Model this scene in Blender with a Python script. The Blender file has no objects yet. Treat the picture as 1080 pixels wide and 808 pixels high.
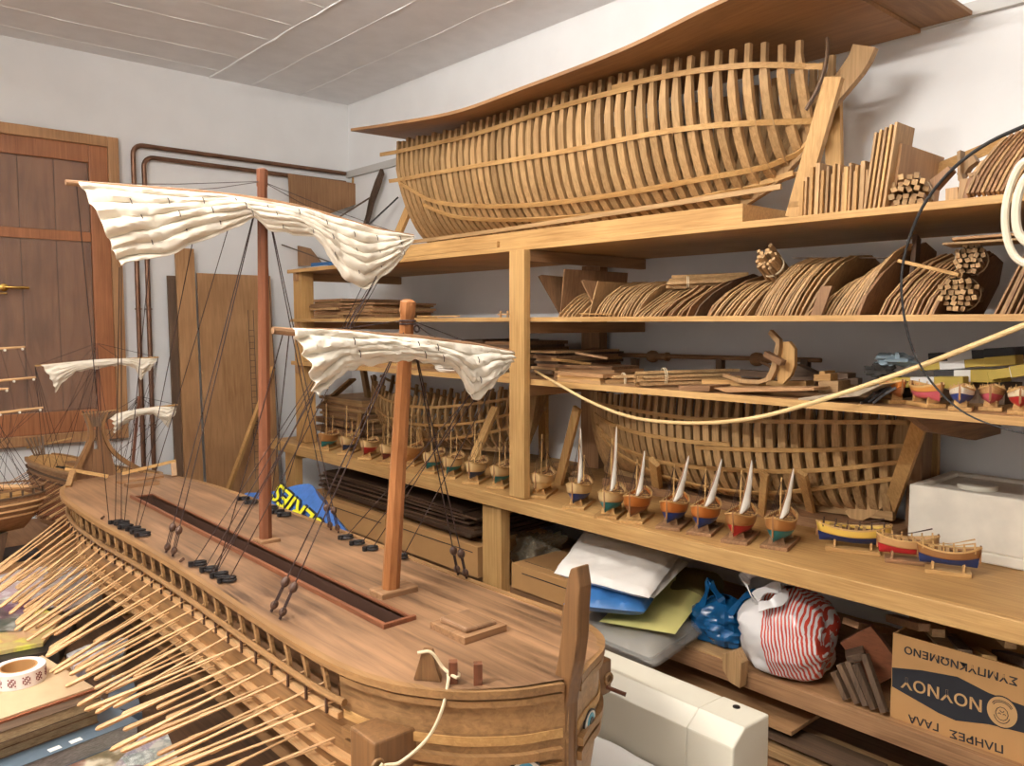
import bpy, bmesh, math, random
from mathutils import Vector, Matrix
from mathutils import noise as mnoise
random.seed(7)
V = Vector
COL = bpy.context.scene.collection
PI = math.pi

# ------------------------------------------------------------- camera numbers
F, CX, CY, HY = 852.0, 540.0, 404.0, 340.0
CZ = 1.65
PITCH = math.atan((CY - HY) / F)
YAW = math.atan((CX + 220) / math.hypot(F, CY - HY))
FWD = V((math.sin(YAW) * math.cos(PITCH), math.cos(YAW) * math.cos(PITCH), -math.sin(PITCH)))
RGT = V((math.cos(YAW), -math.sin(YAW), 0))
UPV = V((math.sin(YAW) * math.sin(PITCH), math.cos(YAW) * math.sin(PITCH), math.cos(PITCH)))
EYE = V((0, 0, CZ))

def ray(px, py):
    return FWD + RGT * ((px - CX) / F) + UPV * ((CY - py) / F)
def ax(px, py, x):
    d = ray(px, py); return EYE + d * (x / d.x)
def ay(px, py, y):
    d = ray(px, py); return EYE + d * (y / d.y)
def az(px, py, z):
    d = ray(px, py); return EYE + d * ((z - CZ) / d.z)
def apl(px, py, p, n):
    d = ray(px, py); return EYE + d * ((V(p) - EYE).dot(n) / d.dot(n))

def lerp(a, b, t): return a + (b - a) * t
def interp(tab, x):
    if x <= tab[0][0]: return tab[0][1]
    for (x0, y0), (x1, y1) in zip(tab, tab[1:]):
        if x <= x1: return y0 + (y1 - y0) * (x - x0) / (x1 - x0)
    return tab[-1][1]
def smooth_tab(tab, x):
    """Catmull-Rom through the table."""
    n = len(tab)
    if x <= tab[0][0]: return tab[0][1]
    if x >= tab[-1][0]: return tab[-1][1]
    for i in range(n - 1):
        if tab[i][0] <= x <= tab[i + 1][0]:
            x0, y0 = tab[i]; x1, y1 = tab[i + 1]
            m0 = (y1 - tab[i - 1][1]) / (x1 - tab[i - 1][0]) if i > 0 else (y1 - y0) / (x1 - x0)
            m1 = (tab[i + 2][1] - y0) / (tab[i + 2][0] - x0) if i + 2 < n else (y1 - y0) / (x1 - x0)
            h = x1 - x0; t = (x - x0) / h
            return ((2*t**3 - 3*t*t + 1) * y0 + (t**3 - 2*t*t + t) * h * m0 + (-2*t**3 + 3*t*t) * y1 + (t**3 - t*t) * h * m1)
def spline(pts, n):
    """n points of a Catmull-Rom curve through pts, by chord length."""
    pts = [V(p) for p in pts]
    d = [0.0]
    for a, b in zip(pts, pts[1:]): d.append(d[-1] + max((b - a).length, 1e-6))
    out = []
    tabs = [[(d[i], pts[i][k]) for i in range(len(pts))] for k in range(3)]
    for i in range(n):
        t = d[-1] * i / (n - 1)
        out.append(V([smooth_tab(tb, t) for tb in tabs]))
    return out

# ------------------------------------------------------------- materials
def lin(c):
    def f(u):
        u /= 255.0
        return u / 12.92 if u <= 0.04045 else ((u + 0.055) / 1.055) ** 2.4
    return (f(c[0]), f(c[1]), f(c[2]), 1.0)

def newmat(name):
    m = bpy.data.materials.new(name); m.use_nodes = True
    nt = m.node_tree
    return m, nt, nt.nodes['Principled BSDF']

def plain(name, c, rough=0.6, metal=0.0, noise=0.0, nscale=30.0, bump=0.0, spec=0.5, vary=0.0, **kw):
    m, nt, b = newmat(name)
    b.inputs['Base Color'].default_value = lin(c)
    b.inputs['Roughness'].default_value = rough
    b.inputs['Metallic'].default_value = metal
    b.inputs['Specular IOR Level'].default_value = spec
    for k, v in kw.items(): b.inputs[k].default_value = v
    L = nt.links.new
    src = None
    if noise or bump:
        tc = nt.nodes.new('ShaderNodeTexCoord')
        nz = nt.nodes.new('ShaderNodeTexNoise'); nz.inputs['Scale'].default_value = nscale; nz.inputs['Detail'].default_value = 5
        L(tc.outputs['Object'], nz.inputs['Vector'])
        if noise:
            r = nt.nodes.new('ShaderNodeValToRGB')
            l = lin(c)
            r.color_ramp.elements[0].position = .3; r.color_ramp.elements[1].position = .7
            r.color_ramp.elements[0].color = tuple(v * (1 - noise) for v in l[:3]) + (1,)
            r.color_ramp.elements[1].color = tuple(min(1, v * (1 + noise * .6)) for v in l[:3]) + (1,)
            L(nz.outputs['Fac'], r.inputs['Fac']); src = r.outputs['Color']
        if bump:
            bp = nt.nodes.new('ShaderNodeBump'); bp.inputs['Strength'].default_value = bump; bp.inputs['Distance'].default_value = .004
            L(nz.outputs['Fac'], bp.inputs['Height']); L(bp.outputs['Normal'], b.inputs['Normal'])
    if vary:
        oi = nt.nodes.new('ShaderNodeObjectInfo'); mr = nt.nodes.new('ShaderNodeMapRange')
        mr.inputs['To Min'].default_value = 1 - vary; mr.inputs['To Max'].default_value = 1 + vary
        L(oi.outputs['Random'], mr.inputs['Value'])
        hs = nt.nodes.new('ShaderNodeHueSaturation')
        if src: L(src, hs.inputs['Color'])
        else: hs.inputs['Color'].default_value = lin(c)
        L(mr.outputs['Result'], hs.inputs['Value']); src = hs.outputs['Color']
    if src: L(src, b.inputs['Base Color'])
    return m

def wood(name, light, dark, axis='y', rough=0.55, across=130.0, along=4.5, vary=0.14, planks=None, bump=.12, spec=.35, knots=False):
    """Streaked wood whose grain runs along the object's own axis."""
    m, nt, b = newmat(name)
    L = nt.links.new; N = nt.nodes.new
    tc = N('ShaderNodeTexCoord'); oi = N('ShaderNodeObjectInfo')
    mp = N('ShaderNodeMapping')
    sc = {'x': (along, across, across), 'y': (across, along, across), 'z': (across, across, along)}[axis]
    mp.inputs['Scale'].default_value = sc
    ad = N('ShaderNodeVectorMath'); ad.operation = 'ADD'
    cm = N('ShaderNodeVectorMath'); cm.operation = 'SCALE'; cm.inputs[0].default_value = (3.1, 5.7, 9.3)
    L(oi.outputs['Random'], cm.inputs['Scale'])
    L(tc.outputs['Object'], ad.inputs[0]); L(cm.outputs['Vector'], ad.inputs[1]); L(ad.outputs['Vector'], mp.inputs['Vector'])
    nz = N('ShaderNodeTexNoise'); nz.inputs['Scale'].default_value = 1.0; nz.inputs['Detail'].default_value = 6; nz.inputs['Roughness'].default_value = .62
    nz.inputs['Distortion'].default_value = .6
    L(mp.outputs['Vector'], nz.inputs['Vector'])
    big = N('ShaderNodeTexNoise'); big.inputs['Scale'].default_value = 4.0; big.inputs['Detail'].default_value = 2
    L(ad.outputs['Vector'], big.inputs['Vector'])
    mx = N('ShaderNodeMath'); mx.operation = 'MULTIPLY_ADD'; mx.inputs[1].default_value = .45; 
    L(big.outputs['Fac'], mx.inputs[0])
    m2 = N('ShaderNodeMath'); m2.operation = 'MULTIPLY'; m2.inputs[1].default_value = .62
    L(nz.outputs['Fac'], m2.inputs[0]); L(m2.outputs[0], mx.inputs[2])
    r = N('ShaderNodeValToRGB')
    r.color_ramp.elements[0].position = .36; r.color_ramp.elements[0].color = lin(dark)
    r.color_ramp.elements[1].position = .66; r.color_ramp.elements[1].color = lin(light)
    L(mx.outputs[0], r.inputs['Fac'])
    hs = N('ShaderNodeHueSaturation'); mr = N('ShaderNodeMapRange')
    mr.inputs['To Min'].default_value = 1 - vary; mr.inputs['To Max'].default_value = 1 + vary
    L(oi.outputs['Random'], mr.inputs['Value'])
    val = mr.outputs['Result']
    if planks:
        pa, pw, pv = planks
        sx = N('ShaderNodeSeparateXYZ'); L(tc.outputs['Object'], sx.inputs[0])
        dv = N('ShaderNodeMath'); dv.operation = 'DIVIDE'; dv.inputs[1].default_value = pw
        L(sx.outputs['XYZ'.index(pa.upper())], dv.inputs[0])
        fl = N('ShaderNodeMath'); fl.operation = 'FLOOR'; L(dv.outputs[0], fl.inputs[0])
        wn = N('ShaderNodeTexWhiteNoise'); wn.noise_dimensions = '1D'; L(fl.outputs[0], wn.inputs['W'])
        pr = N('ShaderNodeMapRange'); pr.inputs['To Min'].default_value = 1 - pv; pr.inputs['To Max'].default_value = 1 + pv
        L(wn.outputs['Value'], pr.inputs['Value'])
        ml = N('ShaderNodeMath'); ml.operation = 'MULTIPLY'; L(val, ml.inputs[0]); L(pr.outputs['Result'], ml.inputs[1])
        val = ml.outputs[0]
    L(val, hs.inputs['Value']); L(r.outputs['Color'], hs.inputs['Color'])
    L(hs.outputs['Color'], b.inputs['Base Color'])
    b.inputs['Roughness'].default_value = rough
    b.inputs['Specular IOR Level'].default_value = spec
    if bump:
        bp = N('ShaderNodeBump'); bp.inputs['Strength'].default_value = bump; bp.inputs['Distance'].default_value = .002
        L(nz.outputs['Fac'], bp.inputs['Height']); L(bp.outputs['Normal'], b.inputs['Normal'])
    return m

M = {}
for a in 'xyz':
    M['pine_' + a] = wood('pine_' + a, (206, 164, 106), (164, 121, 70), a, vary=.05)
    M['ply_' + a] = wood('ply_' + a, (184, 142, 100), (146, 106, 70), a, vary=.10, across=70)
    M['rib_' + a] = wood('rib_' + a, (190, 153, 106), (138, 104, 66), a, vary=.16)
    M['brown_' + a] = wood('brown_' + a, (164, 124, 88), (112, 80, 54), a, vary=.18)
    M['dark_' + a] = wood('dark_' + a, (114, 90, 70), (66, 50, 38), a, vary=.25)
    M['red_' + a] = wood('red_' + a, (134, 82, 55), (94, 57, 38), a, vary=.06, rough=.4)
    M['oar_' + a] = wood('oar_' + a, (222, 180, 130), (188, 144, 98), a, vary=.10, rough=.45)
    M['tmpl_' + a] = wood('tmpl_' + a, (190, 152, 106), (134, 102, 68), a, vary=.22)
for a in 'xyz': M['orange_' + a] = wood('orange_pine_' + a, (184, 124, 76), (144, 90, 50), a, vary=.04, rough=.42)
M['sheet_y'] = wood('brown_plywood', (160, 118, 78), (126, 90, 58), 'y', vary=.05, across=60)
M['sheet_x'] = wood('brown_plywood_cross', (150, 112, 74), (118, 84, 54), 'x', vary=.05, across=60)
M['deck'] = wood('walnut_deck', (168, 128, 94), (90, 66, 47), 'y', vary=0, planks=('x', .034, .13), rough=.36, across=48, along=3.0, spec=.5)
M['hullwood'] = wood('hull_planks', (172, 132, 88), (116, 86, 56), 'y', vary=.03, planks=('z', .021, .16), rough=.42, across=90)
M['rim'] = wood('rim_wood', (168, 128, 84), (124, 92, 60), 'y', vary=.04, rough=.38)
M['stem'] = wood('stem_wood', (138, 100, 64), (98, 70, 44), 'z', vary=.03, rough=.4)
M['shutter'] = wood('shutter_boards', (158, 112, 84), (118, 80, 58), 'z', vary=.02, planks=('x', .155, .10), rough=.4, across=30)
M['frame_red'] = wood('window_frame_wood', (178, 118, 80), (134, 86, 56), 'z', vary=.03, rough=.4)
M['casing'] = wood('casing_wood', (186, 142, 100), (146, 106, 72), 'z', vary=.03, rough=.45)
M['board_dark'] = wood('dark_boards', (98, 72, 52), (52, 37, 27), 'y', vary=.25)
M['wall'] = plain('white_plaster', (238, 238, 238), .9, noise=.03, nscale=6, bump=.12, spec=.2)
M['ceil'] = plain('white_concrete', (240, 240, 241), .92, noise=.05, nscale=9, bump=.3, spec=.2)
M['floor'] = plain('floor_tiles', (128, 112, 96), .6, noise=.15, nscale=8)
M['copper'] = plain('weathered_copper', (132, 98, 78), .38, .75, noise=.25, nscale=14)
M['conduit'] = plain('grey_paint', (196, 194, 190), .6)
M['black'] = plain('black_cord', (30, 26, 25), .55)
M['rope_dark'] = plain('dark_rope', (58, 40, 36), .8)
M['ring'] = plain('blackened_iron', (36, 32, 32), .45, .3)
M['rope'] = plain('cream_rope', (222, 204, 170), .8)
M['block'] = plain('dark_wood_block', (84, 58, 44), .5, noise=.2)
M['sail'] = plain('cream_sailcloth', (238, 228, 210), .9, noise=.05, nscale=20, bump=.2, spec=.1)
M['sail2'] = plain('white_sailcloth', (240, 233, 220), .85, spec=.1)
M['brass'] = plain('brass', (206, 168, 90), .25, 1.0)
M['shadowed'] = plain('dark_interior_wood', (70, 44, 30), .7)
M['white_plastic'] = plain('white_plastic', (222, 216, 198), .38, noise=.03, nscale=5)
M['white_cloth'] = plain('white_cloth', (236, 232, 226), .9, bump=.2, nscale=60, spec=.1)
M['foam'] = plain('polystyrene_foam', (238, 230, 214), .85, noise=.1, nscale=14, bump=.35)
M['cardboard'] = plain('cardboard', (186, 140, 88), .8, noise=.06, nscale=12, vary=.06)
M['ink'] = plain('dark_ink', (34, 34, 40), .7)
M['rattan'] = wood('rattan_cane', (236, 206, 150), (206, 168, 112), 'y', vary=.02)
M['hose'] = plain('cream_hose', (232, 220, 196), .4)
def glassy(name, c, alpha_rough=.05, trans=1.0, ior=1.1, alpha=1.0):
    m, nt, b = newmat(name)
    b.inputs['Base Color'].default_value = lin(c); b.inputs['Roughness'].default_value = alpha_rough
    b.inputs['Transmission Weight'].default_value = trans; b.inputs['IOR'].default_value = ior
    b.inputs['Alpha'].default_value = alpha
    return m
M['clear'] = plain('clear_plastic', (225, 222, 214), .18, noise=.0, Alpha=.32)
M['tulle'] = plain('tulle_net', (190, 176, 150), .9, Alpha=.28)
M['glass'] = plain('window_glass', (180, 170, 160), .05, Alpha=.10, spec=.8)

# ------------------------------------------------------------- mesh builder
class MB:
    def __init__(s): s.v = []; s.f = []
    def add(s, vs, fs):
        b = len(s.v); s.v += [V(p) for p in vs]; s.f += [tuple(b + i for i in f) for f in fs]; return s
    def obox(s, c, X, Y, Z, taper=1.0):
        c, X, Y, Z = V(c), V(X), V(Y), V(Z)
        vs = []
        for k in (-1, 1):
            t = 1.0 if k < 0 else taper
            for i, j in ((-1, -1), (1, -1), (1, 1), (-1, 1)): vs.append(c + X * (i * t) + Y * (j * t) + Z * k)
        return s.add(vs, [(3, 2, 1, 0), (4, 5, 6, 7), (0, 1, 5, 4), (1, 2, 6, 5), (2, 3, 7, 6), (3, 0, 4, 7)])
    def box(s, x0, x1, y0, y1, z0, z1):
        return s.obox(((x0+x1)/2, (y0+y1)/2, (z0+z1)/2), ((x1-x0)/2, 0, 0), (0, (y1-y0)/2, 0), (0, 0, (z1-z0)/2))
    def bar(s, a, b, w, h, up=(0, 0, 1), taper=1.0):
        a, b = V(a), V(b); d = (b - a).normalized(); u = V(up)
        sd = d.cross(u)
        if sd.length < 1e-4: sd = d.cross(V((1, 0, 0)))
        sd.normalize(); u = sd.cross(d).normalized()
        return s.obox((a + b) / 2, sd * w / 2, u * h / 2, (b - a) / 2, taper)
    def tube(s, pts, r, n=8, closed=False, flat=1.0, flatdir=None):
        pts = [V(p) for p in pts]; m = len(pts)
        rs = r if isinstance(r, (list, tuple)) else [r] * m
        vs = []; ref = None
        for i, p in enumerate(pts):
            if closed: d = pts[(i + 1) % m] - pts[i - 1]
            else: d = pts[min(i + 1, m - 1)] - pts[max(i - 1, 0)]
            if d.length < 1e-9: d = V((0, 0, 1))
            d.normalize()
            if ref is None:
                ref = V(flatdir) if flatdir else (V((0, 0, 1)) if abs(d.z) < .9 else V((1, 0, 0)))
            a = ref - d * ref.dot(d)
            if a.length < 1e-5: a = d.orthogonal()
            a.normalize(); ref = a; b2 = d.cross(a)
            for k in range(n):
                t = 2 * PI * k / n
                vs.append(p + a * (math.cos(t) * rs[i] * flat) + b2 * (math.sin(t) * rs[i]))
        fs = []
        rng = m if closed else m - 1
        for i in range(rng):
            j = (i + 1) % m
            for k in range(n):
                k2 = (k + 1) % n
                fs.append((i*n + k, i*n + k2, j*n + k2, j*n + k))
        if not closed:
            fs.append(tuple(range(n))[::-1]); fs.append(tuple((m-1)*n + k for k in range(n)))
        return s.add(vs, fs)
    def sweep(s, pts, w, h, side):
        """rectangular section along pts: w along side, h across it."""
        pts = [V(p) for p in pts]; m = len(pts); vs = []
        sides = side if isinstance(side, list) else [V(side)] * m
        ws = w if isinstance(w, list) else [w] * m
        hs = h if isinstance(h, list) else [h] * m
        for i, p in enumerate(pts):
            d = (pts[min(i+1, m-1)] - pts[max(i-1, 0)]).normalized()
            sd = V(sides[i]); sd = (sd - d * sd.dot(d)).normalized(); u = d.cross(sd)
            for a, b in ((-1, -1), (1, -1), (1, 1), (-1, 1)): vs.append(p + sd * (a * ws[i] / 2) + u * (b * hs[i] / 2))
        fs = [(3, 2, 1, 0), tuple((m-1)*4 + k for k in range(4))]
        for i in range(m - 1):
            for k in range(4):
                k2 = (k + 1) % 4
                fs.append((i*4 + k, i*4 + k2, i*4 + 4 + k2, i*4 + 4 + k))
        return s.add(vs, fs)
    def prism(s, poly, ext):
        n = len(poly); e = V(ext); p = [V(q) for q in poly]
        return s.add(p + [q + e for q in p], [tuple(range(n))[::-1], tuple(range(n, 2*n))] + [(i, (i+1) % n, n + (i+1) % n, n + i) for i in range(n)])
    def grid(s, rows, closed_v=False, closed_u=False):
        R = len(rows); C = len(rows[0]); vs = [p for r in rows for p in r]; fs = []
        for i in range(R - (0 if closed_u else 1)):
            for j in range(C - (0 if closed_v else 1)):
                a = i*C + j; b = i*C + (j+1) % C; c = ((i+1) % R)*C + (j+1) % C; d = ((i+1) % R)*C + j
                fs.append((a, b, c, d))
        return s.add(vs, fs)
    def lathe(s, c, prof, n=16, axis=(0, 0, 1)):
        c = V(c); az_ = V(axis).normalized(); a = az_.orthogonal().normalized(); b = az_.cross(a)
        rows = [[c + az_ * z + (a * math.cos(2*PI*k/n) + b * math.sin(2*PI*k/n)) * max(r, 1e-4) for k in range(n)] for r, z in prof]
        return s.grid(rows, closed_v=True)
    def torus(s, c, R, r, axis=(0, 0, 1), n=14, m=6, sx=1.0):
        ax_ = V(axis).normalized(); a = ax_.orthogonal().normalized(); b = ax_.cross(a)
        return s.tube([V(c) + a * (math.cos(2*PI*k/n) * R * sx) + b * (math.sin(2*PI*k/n) * R) for k in range(n)], r, m, closed=True)
    def ball(s, c, r, n=10, m=7, sz=1.0, axis=(0, 0, 1)):
        prof = [(r * math.sin(PI*i/m), -r * sz * math.cos(PI*i/m)) for i in range(m + 1)]
        return s.lathe(c, prof, n, axis)
    def xf(s, mat):
        s.v = [mat @ p for p in s.v]; return s
    def build(s, name, mat, parent=None, smooth=False, bevel=0, solid=0, sub=0, org=None):
        me = bpy.data.meshes.new(name)
        o0 = V(org) if org is not None else (parent_origin(parent) if parent else V((0, 0, 0)))
        me.from_pydata([tuple(p - o0) for p in s.v], [], s.f)
        me.update()
        bm = bmesh.new(); bm.from_mesh(me); bmesh.ops.recalc_face_normals(bm, faces=bm.faces); bm.to_mesh(me); bm.free()
        o = bpy.data.objects.new(name, me); COL.objects.link(o)
        if isinstance(mat, (list, tuple)):
            for m_ in mat: me.materials.append(m_)
        else: me.materials.append(mat)
        if parent: o.parent = parent
        elif org is not None: o.location = o0
        if smooth:
            me.shade_smooth()
            me.set_sharp_from_angle(angle=math.radians(38))
        if solid:
            md = o.modifiers.new('thickness', 'SOLIDIFY'); md.thickness = solid; md.offset = 0
        if bevel:
            md = o.modifiers.new('bevel', 'BEVEL'); md.width = bevel; md.segments = 2; md.limit_method = 'ANGLE'; md.angle_limit = math.radians(40)
        if sub:
            md = o.modifiers.new('subsurf', 'SUBSURF'); md.levels = sub; md.render_levels = sub
        return o

ORG = {}
def parent_origin(p):
    """world origin of an unrotated thing (parts are given in the room's coordinates)."""
    return ORG.get(p.name, V((0, 0, 0)))

def tag(o, label, cat, group=None, kind=None):
    o['label'] = label; o['category'] = cat
    if group: o['group'] = group
    if kind: o['kind'] = kind
    return o
def thing(name, label, cat, loc=(0, 0, 0), group=None, rot=0.0, local=False):
    o = bpy.data.objects.new(name, None); COL.objects.link(o)
    o.location = V(loc); o.rotation_euler = (0, 0, rot); o.empty_display_size = .05
    ORG[o.name] = V((0, 0, 0)) if local else V(loc)
    return tag(o, label, cat, group)
def sub_of(o):
    """let mesh o take sub-parts given in the same coordinates as its parent thing."""
    ORG[o.name] = parent_origin(o.parent) if o.parent else V(o.location)
    return o
def structure(mb, name, mat, **kw):
    o = mb.build(name, mat, **kw); o['kind'] = 'structure'; return o
def copy_tree(o, parent=None):
    c = o.copy(); COL.objects.link(c)
    if parent: c.parent = parent
    for ch in list(o.children): copy_tree(ch, c)
    return c
def text_mesh(name, body, mat, parent, matrix, size=.05, depth=.0008, font_space=1.0, squash=1.0):
    cu = bpy.data.curves.new(name, 'FONT'); cu.body = body; cu.size = size; cu.extrude = depth; cu.offset = size * .012
    cu.align_x = 'CENTER'; cu.align_y = 'CENTER'; cu.space_character = font_space
    tmp = bpy.data.objects.new(name + '_tmp', cu); COL.objects.link(tmp)
    dg = bpy.context.evaluated_depsgraph_get()
    me = bpy.data.meshes.new_from_object(tmp.evaluated_get(dg))
    bpy.data.objects.remove(tmp); bpy.data.curves.remove(cu)
    me.name = name
    po = parent_origin(parent)
    for v in me.vertices:
        p = matrix @ V((v.co.x * squash, v.co.y, v.co.z)); v.co = p - po
    me.materials.clear(); me.materials.append(mat)
    o = bpy.data.objects.new(name, me); COL.objects.link(o); o.parent = parent
    return o
def mat_frame(origin, X, Y):
    X = V(X).normalized(); Y = V(Y); Z = X.cross(Y).normalized(); Y = Z.cross(X)
    m = Matrix.Identity(4)
    for i, c in enumerate((X, Y, Z)):
        for r in range(3): m[r][i] = c[r]
    for r in range(3): m[r][3] = V(origin)[r]
    return m
ORD = ['first', 'second', 'third', 'fourth', 'fifth', 'sixth', 'seventh', 'eighth', 'ninth', 'tenth', 'eleventh', 'twelfth', 'thirteenth', 'fourteenth', 'fifteenth', 'sixteenth', 'seventeenth', 'eighteenth', 'nineteenth', 'twentieth', 'twenty-first', 'twenty-second', 'twenty-third', 'twenty-fourth', 'twenty-fifth', 'twenty-sixth', 'twenty-seventh', 'twenty-eighth', 'twenty-ninth', 'thirtieth']
# ============================================================= the room
XR, YB, ZC = 2.66, 4.53, 3.0
XL, YF = -1.9, -1.6
structure(MB().box(XL - .1, XR + .1, YF - .1, YB + .1, -.1, 0), 'floor', M['floor'])
structure(MB().box(XR, XR + .1, YF, YB + .1, 0, ZC), 'wall_right', M['wall'])
structure(MB().box(XL, XR, YB, YB + .1, 0, ZC), 'wall_back', M['wall'])
structure(MB().box(XL - .1, XL, YF, YB + .1, 0, ZC), 'wall_left', M['wall'])
structure(MB().box(XL - .1, XR + .1, YF - .1, YF, 0, ZC), 'wall_front', M['wall'])
cb = MB().box(XL - .1, XR + .1, YF - .1, YB + .1, ZC, ZC + .1)
# ridges left by the shuttering boards, cast into the concrete
def ridge(f, L0, L1, seed, k_=1.0):
    n = 46; rows = [[], [], [], []]
    for k in range(n):
        t = lerp(L0, L1, k / (n - 1)); p = f(t)
        w = .002 + .007 * abs(mnoise.noise(V((seed * 9, t * 7, 1)))); h = (.001 + .007 * abs(mnoise.noise(V((seed * 5, t * 11, 4))))) * k_
        o_ = .014 * mnoise.noise(V((seed, t * 4, 2)))
        e = f(t + .01) - p; sd = V((-e.y, e.x, 0)).normalized()
        for r, (u, hh) in enumerate(((-w, -.002), (-w * .5, h), (w * .5, h), (w, -.002))): rows[r].append(p + sd * (u + o_) - V((0, 0, hh)))
    cb.grid(rows)
for x in (2.33, 2.03): ridge(lambda t, x=x: V((x, t, ZC)), YF, YB, x)
ridge(lambda t: V((1.79, t, ZC)), YF, YB, 7.7, 1.6)
for k in range(21):
    y = 4.36 - .285 * k + .03 * math.sin(k * 2.3)
    ridge(lambda t, y=y, k=k: V((t, y + .02 * math.sin(t + k), ZC)), XL, 1.78, y + .37, .7)
structure(cb, 'ceiling', M['ceil'])
structure(MB().box(2.638, XR, YF, YB, 2.55, 2.59), 'trim_1', M['conduit'])

# window with closed board shutters behind the glass
wx0, wx1, wz0, wz1 = -.05, 1.296, 1.045, 2.59
c = .052
def ring(mb, x0, x1, z0, z1, w, y0, y1, wb=None):
    wb = w if wb is None else wb
    mb.box(x0, x0 + w, y0, y1, z0, z1); mb.box(x1 - w, x1, y0, y1, z0, z1)
    mb.box(x0 + w, x1 - w, y0, y1, z1 - w, z1); mb.box(x0 + w, x1 - w, y0, y1, z0, z0 + wb)
    return mb
win = structure(ring(MB(), wx0, wx1, wz0, wz1, c, 4.485, YB - .002), 'window_1', M['casing'], bevel=.004)
sub_of(win)
fr = ring(MB(), wx0 + c, wx1 - c, wz0 + c, wz1 - c, .088, 4.497, YB - .004, .11)
fr.box(wx0 + c + .088, wx1 - c - .088, 4.505, YB - .004, 2.055, 2.105)
fr.build('window_frame', M['frame_red'], win, bevel=.004)
for k, (z0, z1) in enumerate(((wz0 + c + .11, 2.055), (2.105, wz1 - c - .088))):
    MB().box(wx0 + c + .09, wx1 - c - .09, 4.5245, YB - .003, z0, z1).build('shutter_back', M['shadowed'], win)
    sb = MB(); x = wx1 - c - .088 - .002
    while x > wx0 + c + .1:
        x0 = max(x - .155, wx0 + c + .09); sb.box(x0 + .0025, x, 4.517, 4.5243, z0 + .001, z1 - .001); x -= .155
    sb.build('shutter_panel', M['shutter'], win, bevel=.003)
    MB().box(wx0 + c + .09, wx1 - c - .09, 4.509, 4.511, z0, z1).build('glass_pane', M['glass'], win)
h0 = ay(2, 303, 4.49)
hb = MB().lathe(h0 + V((.01, .012, 0)), [(.018, 0), (.018, .004), (.008, .008), (.008, .03), (.0, .03)], 14, (0, -1, 0))
hb.tube([h0 + V((.01, -.018, 0)), h0 + V((.03, -.02, 0)), h0 + V((.07, -.02, 0)), h0 + V((.11, -.016, 0))], [.008, .0075, .007, .006], 10)
hb.tube([h0 + V((-.03, -.018, -.02)), h0 + V((-.02, -.018, -.03)), h0 + V((.015, -.018, -.028)), h0 + V((.02, .01, -.03))], .004, 8)
hb.build('window_handle', M['brass'], win, smooth=True)

# two copper heating pipes
def pipe(px, zt, lab, end, r=.0125, yy=4.505):
    x = ay(px, 300, yy).x
    pts = [V((x, yy, .02)), V((x, yy, 1.0)), V((x, yy, zt - .05))]
    for k in range(1, 7):
        t = k / 6 * PI / 2; pts.append(V((x + .05 * (1 - math.cos(t)), yy, zt - .05 + .05 * math.sin(t))))
    pts += [V((2.0, yy, zt)), V((end, yy, zt))]
    o = MB().tube(pts, r, 12).build('copper_pipe', M['copper'], smooth=True, org=(x, yy, 0))
    cl = MB()
    for z in (1.1, 1.72): cl.torus((x, yy, z), r + .002, .004)
    sub_of(o); cl.build('pipe_joint', M['copper'], o, smooth=True)
    tag(o, lab, 'pipe')
pipe(145, 2.572, 'outer copper heating pipe, upper of the pair, bent along the back wall', 2.62)
pipe(156, 2.516, 'inner copper heating pipe, lower of the pair, bent along the back wall', 2.62)

# boards leaning on the back wall
def leaning(name, lab, cat, x0, x1, ztop, mat, th=.012, gap=.10, poly=None, group=None):
    y1 = YB - .03; t = V((0, gap, 0))
    zs = ztop
    p = [V((x0, y1 - gap - .02, .0)), V((x1, y1 - gap - .02, .0)), V((x1, y1 - .02, zs)), V((x0, y1 - .02, zs))]
    o = MB().prism(p, (0, th, 0)).build(name, mat, org=(x0, y1 - gap, 0), bevel=.002)
    return tag(o, lab, cat, group)
pnl = leaning('plywood_board', 'tall brown plywood panel with pencilled rulings, leaning on back wall', 'panel', 1.675, 2.10, 1.92, M['ply_z'], gap=.09)
sub_of(pnl)
mk = MB()
def on_panel(x, z): 
    t = z / 1.92; return V((x, YB - .14 + .09 * t - .0012, z))
for x in (1.955, 1.985, 2.04): mk.tube([on_panel(x, .75), on_panel(x, 1.72)], .0016, 4)
for k in range(24): mk.tube([on_panel(1.955, .8 + k * .035), on_panel(1.985, .8 + k * .035)], .0012, 4)
mk.tube([on_panel(1.93, 1.06), on_panel(2.05, 1.06)], .002, 4)
o = mk.build('pencil_rulings', M['ink'], pnl)
leaning('leaning_plank', 'narrow light plank standing left of the plywood panel', 'plank', 1.562, 1.662, 2.05, M['ply_z'], th=.02, gap=.07)
leaning('leaning_plank', 'short dark board standing beside the copper pipes', 'plank', 1.515, 1.56, 1.90, M['dark_z'], th=.014, gap=.05)
a = ay(240, 518, 4.30); b = ay(279, 412, 4.42); d = (b - a); a0 = a - d * (a.z / d.z) + d * .001
tag(MB().bar(a0, b + d * .25, .022, .022).build('wooden_stick', M['pine_z'], org=a0, bevel=.002), 'long square stick leaning in front of the plywood panel', 'stick')

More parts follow.
